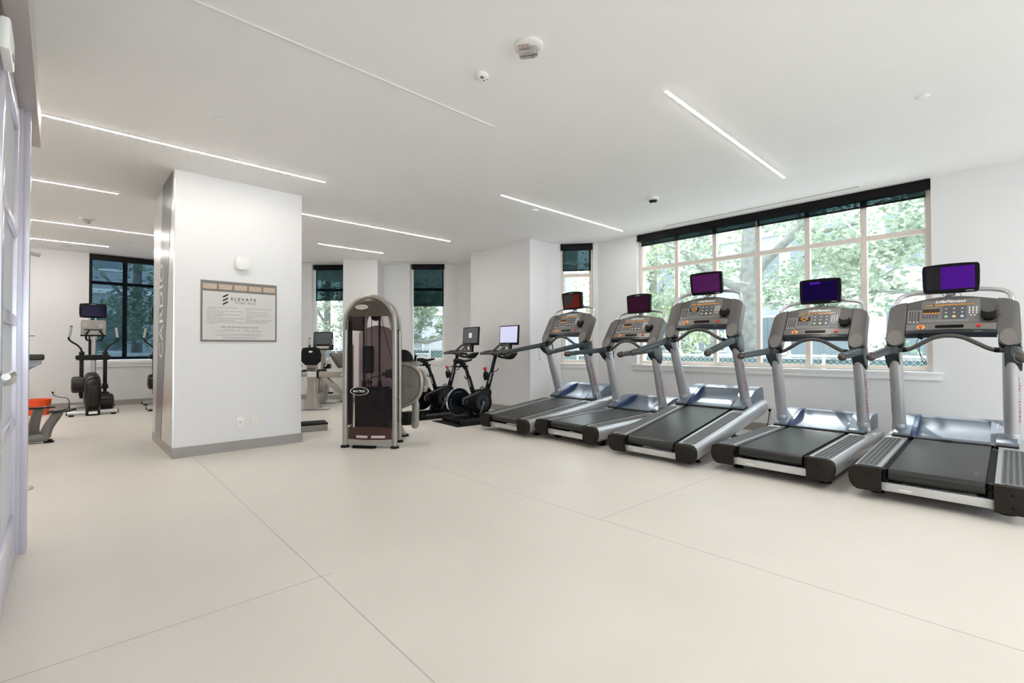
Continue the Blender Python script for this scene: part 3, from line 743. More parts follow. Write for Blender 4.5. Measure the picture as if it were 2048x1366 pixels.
    if old:
        oc = [(-.186,-.128),(-.172,-.136),(.172,-.136),(.186,-.128),(.198,.105),(.190,.122),(.12,.134),(0,.139),(-.12,.134),(-.190,.122),(-.198,.105)]
    else:
        oc = [(-.172,-.136),(-.06,-.139),(.06,-.139),(.172,-.136),(.189,-.124),(.196,-.06),(.198,.06),(.196,.112),(.184,.128),(.10,.135),(0,.137),(-.10,.135),(-.184,.128),(-.196,.112),(-.198,.06),(-.196,-.06),(-.189,-.124)]
    f = lambda k, xx: [(xx-.0*p[1], p[0]*k, tz+p[1]*k) for p in oc]
    MB().loft([f(.985,1.588), f(1.0,1.594), f(1.0,1.625), f(.93,1.652), f(.55,1.668)]).build('casing', black_m, tvo, 40)
    z0, z1 = (-.108, .092) if old else (-.100, .107)
    hw = .158 if old else .166
    so = MB().box((1.5872, 0, tz+(z0+z1)/2), (.002, 2*hw, z1-z0)); so.build('screen', screen, tvo, 0)
    if tv == 'half': MB().box((1.5858, .115, tz+(z0+z1)/2), (.0015, .10, z1-z0)).build('dark_screen_area', mat('screen_black', (.003,.002,.006), .1), tvo, 0)
    if tv == 'streak': MB().box((1.5858, .045, tz+.088), (.0012, .10, .022)).build('bright_screen_area', scr_mat('screen_violet_bright', (.05,.01,.25), (.10,.01,.42)), tvo, 0)
    if tv == 'red': MB().prism([(.158,tz-.092),(.158,tz+.092),(-.03,tz+.092),(-.05,tz+.02),(-.01,tz-.01),(.02,tz-.06),(.11,tz-.092)], 'x', 1.585, 1.5862).build('dark_screen_area', mat('screen_black', (.003,.002,.006), .1), tvo, 0)
    if old:
        MB().letters('LifeFitness', (1.5865, .038, tz+.108), (0,-1,0), (0,0,1), .075, .012, .3).build('lettering', print_w, tvo, 0)
    else:
        MB().letters('LifeFitness', (1.5865, -.105, tz-.124), (0,-1,0), (0,0,1), .055, .009, .3).build('lettering', print_w, tvo, 0)
    ns = MB().box((1.655, 0, 1.625), (.03, .07, .10), bev=.006); ns.build('mount', satin_m, tvo)
    cb = MB().tube([(1.61,.06,1.60),(1.605,.045,1.578),(1.61,.015,1.570),(1.615,-.02,1.582),(1.62,-.03,1.60)], .0028, 6).tube([(1.62,-.06,1.60),(1.61,-.075,1.565),(1.60,-.08,1.54)], .0022, 6)
    cb.build('cable', black_m, tvo)
    # ---- safety cord
    if cord:
        MB().tube(cord[0], .0026, 6).build('safety_cord', black_m, r)
        if len(cord) > 1:
            MB().box(cord[1], (.02, .045, .022), rot=('X', .5), bev=.004).build('safety_clip', black_m, r)
    return r
ea = cp(.195, 1.285, .03)
cA = [[tuple(ea), (ea.x-.01,.195,1.23), (ea.x-.005,.175,1.19), (ea.x,.19,1.15), (ea.x-.02,.235,1.13), (1.30,.33,1.12)]]
c5 = [[tuple(ea), (ea.x-.005,.194,1.23), (ea.x-.01,.20,1.205), (ea.x-.01,.225,1.15), (ea.x-.01,.215,1.09), (ea.x,.19,1.02), (ea.x,.165,.985), (ea.x,.155,.95), (ea.x,.175,.955), (ea.x,.20,1.03), (ea.x,.205,1.09), (ea.x,.19,1.17)], (ea.x-.012,.198,1.195)]
c4 = [[tuple(ea), (ea.x,.20,1.22), (ea.x,.21,1.17), (ea.x,.225,1.12), (ea.x,.265,1.06), (ea.x,.30,1.03), (ea.x,.36,1.045), (1.27,.40,1.05), (1.25,.41,1.10), (1.28,.40,1.16)]]
c2 = [[tuple(ea), (ea.x,.20,1.22), (ea.x,.23,1.15), (ea.x,.27,1.07), (ea.x,.31,1.03), (1.29,.36,1.04)]]
c1 = [[(1.20,.41,1.06), (1.20,.41,.98), (1.20,.405,.93), (1.20,.41,.88), (1.195,.40,.86), (1.20,.39,.89)]]
TR = [
 ('treadmill nearest the camera at the right edge, screen half violet', (4.464,.405,.11,2.23), 'half', 'bars', scr_mat('screen_violet', (.04,.005,.14), (.085,.006,.30)), c5, False),
 ('second treadmill from the right, dark blue screen, heart readout, level deck', (4.478,1.495,-1.13,1.2), 'streak', 'heart', scr_mat('screen_indigo', (.004,.002,.03), (.006,.0,.045)), c4, False),
 ('middle treadmill with steeply raised deck and plum coloured screen', (4.387,2.586,-.51,9.04), '', 'heart', scr_mat('screen_plum', (.04,.006,.045), (.085,.010,.10)), cA, False),
 ('fourth treadmill from the right, deep maroon screen in an arched casing', (4.416,3.748,-2.84,1.56), '', 'bars', scr_mat('screen_maroon', (.02,.002,.014), (.035,.002,.022)), c2, True),
 ('farthest treadmill beside the narrow corner window, dark red screen', (4.345,4.757,-2.26,6.3), 'red', 'bars', scr_mat('screen_red', (.09,.008,.004), (.13,.012,.006)), c1, True),
]
for a in TR: treadmill(*a)
# ================================================================== WEIGHT MACHINE (leg extension tower)
m = thing('weight_machine', 'selectorised leg machine with arched smoked shroud standing beside the column', 'weight machine', (2.62, 5.15, 0), math.radians(220))
arch = lambda k, dz=0.0, n=24: [(k*.300*math.cos(PI*i/n), 1.36+dz+k*.385*math.sin(PI*i/n)**.85 if 0 < i < n else 1.36+dz) for i in range(n+1)]
# bowed smoked front panel
def bow(y): return .055*(1-(y/.29)**2)
rings = []
for i in range(13):
    y = -.272+.544*i/12
    zt = 1.36+.34*max(0, 1-(y/.30)**2)**.5
    rings.append([(bow(y), y, .10), (bow(y), y, min(1.53, zt)), (bow(y)-.006, y, min(1.53, zt)), (bow(y)-.006, y, .10)])
MB().loft(rings).build('front_shroud', smoke_m, m, 40)
# arched frame tubes front and back
pts = [(.0,-.300,.02),(.0,-.300,.6),(.0,-.298,1.2)]+[(0, -p[0], p[1]) for p in arch(1.0)[2:-2:2]]+[(.0,.298,1.2),(.0,.300,.6),(.0,.300,.02)]
MB().tube(pts, .030, 12, 4, flat=1.0).build('front_arch_tube', champ_m, m, 60)
MB().tube([(x-.36, y*.75, z-.03 if z > .1 else z) for x, y, z in pts], .028, 12, 4).build('rear_arch_tube', champ_m, m, 60)
# glossy hood closing the arch
a0 = arch(1.0); lo = [(y, max(z, 1.36)) for y, z in a0]
hood_r = []
for x, k in ((.050, .86), (.030, .95), (-.02, 1.03), (-.18, .93), (-.36, .79)):
    hood_r.append([(x, -k*y, 1.36+(z-1.36)*k) for y, z in a0])
MB().loft(hood_r, cap=False, closed=False).build('arch_hood', champd_m, m, 60)
fc = MB(); top = [(-.86*y, 1.36+(z-1.36)*.86) for y, z in a0 if 1.36+(z-1.36)*.86 >= 1.52]
fc.loft([[(.056, y, z) for y, z in ([(-.245,1.515)]+top+[(.245,1.515)])], [(.040, y, z) for y, z in ([(-.245,1.515)]+top+[(.245,1.515)])]])
fc.build('hood_face', champd_m, m, 40)
b = MB(); b.loft([[(.058, -.075+.078*k*math.cos(2*PI*i/28), 1.622+.030*k*math.sin(2*PI*i/28)) for i in range(28)] for k in (1.0,)]+[[(.066, -.075+.072*math.cos(2*PI*i/28), 1.622+.026*math.sin(2*PI*i/28)) for i in range(28)]])
badge = b.build('badge', mat('badge_silver', (.62,.60,.57), .3, metal=.4), m)
MB().letters('MATRIX', (.0668, -.127, 1.613), (0,1,0), (0,0,1), .104, .018).build('lettering', print_g, badge, 0)
# mauve rear screen
rp = [(-.30,.30)]+[(-.30,1.30)]+[(-.30+.0304*i, 1.32+.11*math.sin(PI*(i+1)/18.0)) for i in range(0, 17)]+[(.205,1.30),(.208,1.20),(.208,.30)]
MB().prism(rp, 'x', -.372, -.366).build('rear_screen', mauve_m, m, 30)
MB().prism([(-.02,.294),(-.34,.228),(-.34,.216),(-.02,.282)], 'z', .25, 1.47).build('side_shield', black_m, m)
MB().prism([(-.02,-.294),(-.11,-.276),(-.11,-.264),(-.02,-.282)][::-1], 'z', .25, 1.47).build('side_shield', black_m, m)
# guide rods, cables, pulleys, stack
for y in (-.148, .047):
    MB().cyl((-.17, y, .62), (-.17, y, 1.54), .0115).build('guide_rod', black_m, m)
    MB().cyl((-.17, y, .66), (-.17, y, .76), .024).build('rod_sleeve', black_m, m)
MB().cyl((-.17,-.052,.70), (-.17,-.052,1.53), .004, n=8).build('lift_cable', black_m, m)
MB().tube([(-.17,.062,1.53),(-.17,.13,1.26),(-.17,.205,1.0)], .0038, 6, 1).build('side_cable', black_m, m)
MB().cyl((-.19,.0,1.53), (-.15,.0,1.53), .055).build('top_pulley', black_m, m)
pl = MB().cyl((-.17,.13,.845),(-.17,.185,.845),.052).cyl((-.17,.19,.845),(-.17,.235,.845),.060).cyl((-.17,.08,.845),(-.17,.26,.845),.014)
pl.build('side_pulley', black_m, m)
MB().tube([(-.12,-.09,.76),(-.12,-.03,.80),(-.12,.05,.815),(-.12,.14,.83)], .006, 8).sphere((-.12,-.055,.74), .030).build('selector_cable', black_m, m)
st = MB()
for k in range(14): st.box((-.16, -.03, .185+k*.034), (.16, .345, .031), bev=.003)
st.build('weight_stack', black_m, m)
MB().box((-.16,-.03,.675), (.17,.36,.03), bev=.005).build('top_plate', black_m, m)
MB().box((-.17,.165,.42), (.12,.06,.50), bev=.004).box((-.06,-.03,.41), (.006,.36,.50)).build('stack_cover', black_m, m)
MB().prism(rrect(.13,.33,.02,cx=-.145,cy=1.01), 'x', -.31, -.27, bev=.008).build('rear_pad', blackm_m, m)
b = MB(); n = 36
el = lambda k, x: [(x, -.102+k*.112*math.cos(2*PI*i/n), .655+k*.046*math.sin(2*PI*i/n)) for i in range(n)]
b.loft([el(1.0,.0555), el(1.0,.058), el(.93,.058), el(.93,.0555)], cap=False)
ov = b.build('oval_badge', print_w, m)
MB().letters('MATRIX', (.0575,-.175,.642), (0,1,0), (0,0,1), .145, .026, 0, None, .01).build('lettering', print_w, ov, 0)
MB().loft([el(.93,.0540), el(.92,.0556)]).build('badge_field', black_m, ov, 0)
# lower skirt with pale inserts, base beam, feet
sk = []
for i in range(13):
    y = -.262+.524*i/12; sk.append([(bow(y)-.008, y, .10), (bow(y)-.008, y, .235+.012*math.cos(y*9)), (bow(y)-.016, y, .235), (bow(y)-.016, y, .10)])
MB().loft(sk).build('lower_skirt', mat('oxblood_plastic', (.045,.018,.016), .25), m, 40)
for y0, y1 in ((-.145,-.005),(.040,.195)):
    MB().loft([[(bow(y)+.0012, y, .118), (bow(y)+.0012, y, .147), (bow(y)-.002, y, .147), (bow(y)-.002, y, .118)] for y in (y0, (y0+y1)/2, y1)]).build('pale_insert', mat('insert_pink', (.55,.46,.44), .4), m)
MB().loft([[(bow(y)+.004, y, .035), (bow(y)+.004, y, .10), (bow(y)-.10, y, .10), (bow(y)-.10, y, .035)] for y in [-.29+.58*i/10 for i in range(11)]]).build('base_beam', champ_m, m, 40)
MB().box((.03,-.05,.017), (.06,.27,.034), bev=.006).build('base_block', black_m, m)
for x, y in ((0,-.300),(.0,.300),(-.36,.225),(-.36,-.225)):
    MB().lathe([(.001,.028),(.040,.026),(.050,.012),(.050,0),(.001,0)], (x, y, 0), 20).build('foot', black_m, m)
MB().tube([(-.37,.215,.22),(-.52,.19,.13),(-.73,.153,.03)], .034, 10, 4).build('rear_strut', champ_m, m, 60)
MB().lathe([(.001,.03),(.055,.028),(.062,.012),(.062,0),(.001,0)], (-.74,.153,0), 20).build('foot', black_m, m)
# left-hand post and seat arm
MB().box((-.24,-.335,.62), (.05,.04,1.15), bev=.012).build('side_post', champ_m, m, 40)
for z in (1.10,.235): MB().cyl((-.24,-.355,z),(-.24,-.40,z),.020).build('knob', black_m, m)
MB().box((-.34,-.60,.823), (.075,.46,.075), bev=.012).build('seat_arm', champ_m, m, 40)
MB().box((-.34,-.93,.823), (.066,.28,.062), bev=.01).build('chrome_slider', chrome_m, m, 40)
for y in (-.805,-.43): MB().box((-.34,y,.823), (.088,.030,.092), bev=.01).build('slider_collar', black_m, m, 40)
MB().box((-.34,-.585,.655), (.06,.42,.065), rot=('X', -.72), bev=.012).build('diagonal_brace', champ_m, m, 40)
MB().cyl((-.30,-.49,.823),(-.295,-.49,.823),.014).build('pivot_bolt', chrome_m, m)
MB().box((-.62,-.66,.99), (.34,.05,.22), rot=('X', .62), bev=.022).build('seat_back_pad', mat('brown_pad', (.10,.085,.07), .4), m, 50)
# right-hand cam guard with lever and roller pad
gp = [(.12,.40),(.12,.925),(.22,.945)]+[(.33+.125*math.cos(math.radians(a)), .80+.125*math.sin(math.radians(a))) for a in range(80, -1, -10)]+[(.455,.66),(.43,.56),(.36,.49),(.25,.44)]
MB().prism(gp[::-1], 'x', -.46, -.435).build('cam_guard', champ_m, m, 40)
gt = MB().tube([(-.44, y*1.0, z) for y, z in ((.12,.945),(.24,.950),(.35,.925),(.43,.87),(.472,.79),(.474,.66),(.445,.56),(.37,.485),(.25,.43),(.12,.395))], .026, 10, 4); gt.build('guard_tube', champ_m, m, 60)
b = MB(); el = lambda k, x: [(x, .295+k*.078*math.cos(2*PI*i/n), .680+k*.024*math.sin(2*PI*i/n)) for i in range(n)]
b.loft([el(1.0,-.4345), el(1.0,-.433), el(.93,-.433), el(.93,-.4345)], cap=False).letters('MATRIX', (-.4335,.245,.671), (0,1,0), (0,0,1), .10, .017)
b.build('guard_lettering', print_g, m, 0)
MB().prism([(.43,.90),(.50,.86),(.535,.74),(.545,.66),(.52,.60),(.45,.60)][::-1], 'x', -.53, -.49, bev=.01).build('cam_plate', champ_m, m, 40)
for y, z, r_ in ((.505,.665,.020),(.480,.62,.010),(.487,.715,.010)): MB().cyl((-.489,y,z),(-.482,y,z),r_).build('bolt', chrome_m, m)
lv = [(.425,.54),(.365,.50),(.352,.20)]+[(.395+.043*math.cos(math.radians(a)), .195+.043*math.sin(math.radians(a))) for a in range(180, 361, 20)]+[(.448,.45)]
MB().prism(lv, 'x', -.47, -.42, bev=.01).build('lever_arm', champ_m, m, 40)
MB().cyl((-.417,.395,.27),(-.412,.395,.27),.012).build('bolt', chrome_m, m)
MB().lathe([(.001,.12),(.064,.125),(.082,.145),(.086,.28),(.082,.335),(.064,.352),(.001,.355)], (-.445,.0,.275), 24, 'y').build('roller_pad', blackm_m, m, 40)
MB().lathe([(.001,0),(.10,.0),(.13,.02),(.13,.05),(.10,.075),(.001,.08)], (-.55,.215,1.0), 28, 'x').build('round_back_pad', blackm_m, m, 40)
MB().box((-.56,.36,1.015),(.03,.02,.09), rot=('X',-.25)).build('pad_lever', black_m, m)
MB().box((-.50,.33,.955),(.10,.22,.05), bev=.01).build('pad_bracket', champ_m, m, 40)
MB().tube([(-.30,.06,.30),(-.32,.16,.36),(-.33,.235,.42)], .020, 10).tube([(-.30,.235,.56),(-.32,.14,.45),(-.32,.13,.33),(-.30,.22,.22)], .020, 10).build('footrest_tube', champ_m, m, 60)

# ================================================================== EXERCISE BIKES
dn_m = mat('bike_black', (.003,.0033,.0038), .34, spec=.16)
dn2_m = mat('bike_navy_black', (.003,.0065,.008), .38, spec=.16)
fly_m = mat('flywheel_black', (.003,.005,.007), .25, spec=.2)
def bike(label, loc, rz, scr):
    r = thing('exercise_bike', label, 'exercise bike', loc, rz, 'black exercise bikes beside the pillar')
    s = MB().box((0,0,.048), (.065,.50,.050), bev=.01); s.build('rear_stabiliser', dn_m, r, 40)
    for y in (-.262,.262):
        MB().box((0,y,.046), (.072,.05,.058), bev=.008).build('stabiliser_cap', cap_m, r, 40)
    MB().box((1.03,0,.045), (.065,.50,.050), bev=.01).build('front_stabiliser', dn_m, r, 40)
    for x in (0,1.03):
        for y in (-.21,.21): MB().lathe([(.001,.025),(.022,.023),(.026,.006),(.026,0),(.001,0)], (x,y,0), 16).build('foot', black_m, r)
    MB().box((.53,.0,.075), (1.05,.075,.05), bev=.012).box((.53,-.075,.060),(1.0,.03,.03), bev=.006).build('base_beam', dn_m, r, 40)
    # flywheel with bright rim
    MB().lathe([(.001,-.012),(.16,-.012),(.185,-.018),(.205,-.018),(.205,.018),(.185,.018),(.16,.012),(.001,.012)], (.10,.015,.318), 48, 'y').build('flywheel', fly_m, r, 30)
    MB().lathe([(.2035,-.021),(.209,-.021),(.209,.021),(.2035,.021)], (.10,.015,.318), 48, 'y', cap=False).build('flywheel_rim', chrome_m, r, 30)
    fl = MB()
    for txt, a0 in (('ECHELON', 100), ('ECHELON', 190)):
        for k, chv in enumerate(txt):
            a = math.radians(a0-k*9+27); c = V(.10+.150*math.cos(a), -.0045, .318+.150*math.sin(a)); c.y = .015-.0135
            u = V(math.sin(a), 0, -math.cos(a)); w = V(math.cos(a), 0, math.sin(a))
            fl.letters(chv, c-u*.008-w*.009, u, w, .015, .018)
    fl.build('flywheel_lettering', cup_m, r, 0)
    # chain guard hull: hub to crank
    hull = [(.16+.075*math.cos(math.radians(a)), .318+.075*math.sin(math.radians(a))) for a in range(110, 256, 12)]+[(.47+.185*math.cos(math.radians(a)), .285+.185*math.sin(math.radians(a))) for a in range(-105, 112, 12)]
    g = MB().prism(hull, 'y', -.105, -.035, bev=.012).build('drive_cover', dn_m, r, 40)
    MB().tube([(x, -.107, z) for x, z in [(.16+.06*math.cos(math.radians(a)), .318+.06*math.sin(math.radians(a))) for a in range(230, 105, -20)]+[(.30,.425),(.41,.462)]], .006, 8).build('cover_ridge', cup_m, r, 60)
    vn = MB()
    for k in range(20):
        a = 2*PI*k/20
        vn.tube([(.475+q*math.cos(a+b_), -.106, .285+q*math.sin(a+b_)) for q, b_ in ((.055,0),(.09,.12),(.128,.32))], .0045, 6, 3)
    vn.build('vent_fins', mat('vent_grey', (.10,.105,.11), .35), g, 40)
    MB().cyl((.16,-.105,.318),(.16,-.120,.318),.036).build('hub_cap', cap_m, g, 40)
    MB().cyl((.475,-.10,.285),(.475,-.135,.285),.030).box((.44,-.128,.20), (.030,.016,.20), rot=('Y',.42), bev=.004).build('crank_arm', gunm_m, r, 40)
    MB().box((.398,-.185,.112), (.10,.085,.022), bev=.006).cyl((.398,-.12,.112),(.398,-.23,.112),.008).build('pedal', black_m, r, 40)
    MB().cyl((.475,.03,.285),(.475,.075,.285),.030).box((.51,.068,.37), (.030,.016,.20), rot=('Y',.42), bev=.004).build('crank_arm', gunm_m, r, 40)
    MB().box((.552,.125,.458), (.10,.085,.022), bev=.006).cyl((.552,.06,.458),(.552,.17,.458),.008).tube([(.60,.09,.46),(.635,.09,.49),(.62,.125,.51),(.60,.16,.47)], .008, 6).build('pedal', black_m, r, 40)
    # main frame
    fr = [(.33,.40),(.42,.485),(.54,.475),(.60,.50),(.69,.47),(.69,.42),(.665,.25),(.64,.13),(.60,.09),(.48,.085),(.40,.12),(.36,.25)]
    MB().prism(fr[::-1], 'y', -.040, .045, bev=.01).build('frame', dn2_m, r, 40)
    MB().prism([(.27,.09),(.30,.20),(.34,.21),(.46,.10),(.70,.10),(.72,.06),(.26,.06)][::-1], 'y', -.06, .06, bev=.008).build('lower_fairing', dn_m, r, 40)
    rb = MB()
    for k in range(6): rb.box((.33+k*.022, -.063, .135-k*.008), (.010,.006,.075-k*.008), rot=('Y',-.3))
    rb.build('fairing_ribs', mat('vent_grey', (.10,.105,.11), .35), r, 0)
    # seat post, slider, saddle
    MB().box(((.375+.268)/2, 0, (.42+.69)/2), (.062,.052,.31), rot=('Y',-.335), bev=.010).build('seat_tube', dn_m, r, 40)
    MB().box(((.29+.222)/2, 0, (.64+.845)/2), (.048,.038,.24), rot=('Y',-.335), bev=.008).build('seat_post', dn2_m, r, 40)
    MB().letters('ECHELON', (.303,-.0275,.545), (-.335,0,.942), (-.942,0,-.335), .135, .024).build('seat_tube_lettering', print_w, r, 0)
    MB().tube([(.235,-.03,.675),(.19,-.05,.665),(.175,-.055,.69),(.165,-.055,.715)], .007, 8).sphere((.235,-.036,.675), .018).build('seat_lever', black_m, r, 60)
    MB().box((.115,0,.856), (.29,.05,.026), bev=.006).box((.17,0,.885), (.10,.035,.045), bev=.008).cyl((.175,-.02,.84),(.175,-.05,.822),.018).build('seat_slider', dn_m, r, 40)
    sd = []
    for x, w, zt, zb in ((.035,.012,.955,.935),(.045,.085,.978,.908),(.09,.105,.980,.896),(.14,.092,.968,.900),(.20,.050,.955,.912),(.26,.028,.962,.924),(.32,.022,.970,.938),(.345,.008,.964,.950)):
        sd.append([(x, w*math.cos(2*PI*i/18), (zt+zb)/2+(zt-zb)/2*math.sin(2*PI*i/18)) for i in range(18)])
    MB().loft(sd).build('saddle', blackm_m, r, 60)
    bc = MB()
    for y in (-.06,.06):
        bc.tube([(-.03,y*.4,.855),(-.045,y,.85)]+[(-.055+.0*a, y+.032*math.cos(math.radians(a)), .815+.038*math.sin(math.radians(a))) for a in range(90, 451, 40)], .003, 6, 3)
    bc.build('bottle_cage', satin_m, r, 60)
    # handlebar post, knob, bars
    MB().box(((.632+.715)/2,0,(.46+.74)/2), (.068,.055,.31), rot=('Y',.297), bev=.010).build('head_tube', dn_m, r, 40)
    MB().box(((.70+.80)/2,0,(.69+1.02)/2), (.050,.042,.36), rot=('Y',.297), bev=.008).build('handlebar_post', dn2_m, r, 40)
    MB().letters('ECHELON', (.655,-.0295,.575), (.293,0,.956), (-.956,0,.293), .17, .026).build('head_tube_lettering', print_w, r, 0)
    MB().tube([(.72,-.03,.765),(.775,-.05,.765),(.80,-.055,.785),(.815,-.055,.81)], .007, 8).sphere((.72,-.034,.765), .018).build('post_lever', black_m, r, 60)
    MB().prism([(.59,.62),(.635,.64),(.645,.73),(.62,.765),(.585,.76),(.568,.72),(.578,.66)], 'y', -.028, .028, bev=.008).cyl((.597,0,.76),(.592,0,.79),.014).build('resistance_lever', dn_m, r, 40)
    MB().lathe([(.001,0),(.020,0),(.030,.012),(.030,.04),(.026,.046),(.001,.047)], (.592,0,.785), 16).build('resistance_knob', red_m, r, 40)
    hb = MB()
    hb.tube([(.72,-.20,1.04),(.66,-.235,1.045),(.76,-.225,1.075),(.90,-.20,1.09),(1.0,-.10,1.085),(1.02,0,1.085),(1.0,.10,1.085),(.90,.20,1.09),(.76,.225,1.075),(.66,.235,1.045),(.72,.20,1.04)][1:-1], .019, 10, 4)
    for y in (-.09,.09): hb.tube([(.74,y*.3,1.045),(.80,y,1.075),(.88,y,1.135),(.95,y,1.185),(1.0,y*.9,1.19),(1.03,y*.8,1.14),(1.03,y*.7,1.085)], .020, 10, 4)
    hb.tube([(.66,-.235,1.045),(.74,-.12,1.05),(.79,0,1.045),(.74,.12,1.05),(.66,.235,1.045)], .018, 10, 4)
    hb.build('handlebar', grip_m, r, 60)
    MB().box((.87,0,1.035), (.24,.06,.035), bev=.008).build('handlebar_slider', dn_m, r, 40)
    MB().prism([(1.02,1.01),(1.12,1.045),(1.20,1.065),(1.19,1.03),(1.12,.965),(1.06,.950)], 'y', -.09, .09, bev=.012).tube([(.80,-.06,1.01),(.88,-.10,.985),(.98,-.12,1.0),(1.06,-.13,1.04)], .018, 8).build('dumbbell_rack', dn_m, r, 40)
    # screen
    MB().box((1.112,0,1.165), (.03,.06,.20), rot=('Y',.05), bev=.008).build('screen_mount', black_m, r, 40)
    sc = MB().box((1.085,0,1.353), (.030,.505,.325), rot=('Y',.06), bev=.006).build('screen_casing', black_m, r, 40)
    rot = Matrix.Rotation(.06, 3, 'Y')
    P_ = lambda dx, y, z: tuple(V(1.085,0,1.353)+rot @ V(dx, y, z))
    def face(name, y0, y1, z0, z1, dx, m_):
        MB().loft([[P_(dx,y0,z0),P_(dx,y1,z0),P_(dx,y1,z1),P_(dx,y0,z1)],[P_(dx+.002,y0,z0),P_(dx+.002,y1,z0),P_(dx+.002,y1,z1),P_(dx+.002,y0,z1)]]).build(name, m_, sc, 0)
    if scr == 'dark':
        face('screen', -.232,.232,-.125,.145,-.0165, mat('bike_screen_grey', (.06,.06,.062), .3, emit=(.05,.05,.052), estr=.6))
        face('screen_note', -.045,.045,-.03,.055,-.018, mat('bike_screen_note', (.4,.42,.46), .3, emit=(.42,.45,.52), estr=.7))
        MB().letters('• •', P_(-.0195,.02,.006), (0,-1,0), (0,0,1), .03, .012).build('screen_text', print_g, sc, 0)
    else:
        face('screen', -.232,.232,-.125,.145,-.0165, mat('bike_screen_lilac', (.3,.3,.36), .3, emit=(.52,.53,.74), estr=.62))
        MB().letters('n', P_(-.0185,.012,.10), (0,-1,0), (0,0,1), .015, .012).letters('- - - - -', P_(-.0185,.035,-.115), (0,-1,0), (0,0,1), .075, .005).build('screen_text', print_g, sc, 0)
    return r
bike('black exercise bike with white lit screen, next to the farthest treadmill', (4.377, 5.91, .008), math.radians(-5), 'white')
bike('black exercise bike with dark grey screen, nearer the window', (4.30, 6.83, .008), math.radians(-5), 'dark')
for lb, x, y in (('thin black floor mat under the bike with the white lit screen', 4.377, 5.91), ('thin black floor mat under the bike with the dark screen', 4.30, 6.83)):
    o = MB().box((.50,.02,.004), (1.30,.76,.008), bev=.002).build('floor_mat', blackm_m); o.location = (x, y, 0); o.rotation_euler = (0,0,math.radians(-5))
    tag(o, lb, 'floor mat', 'mats under the bikes')

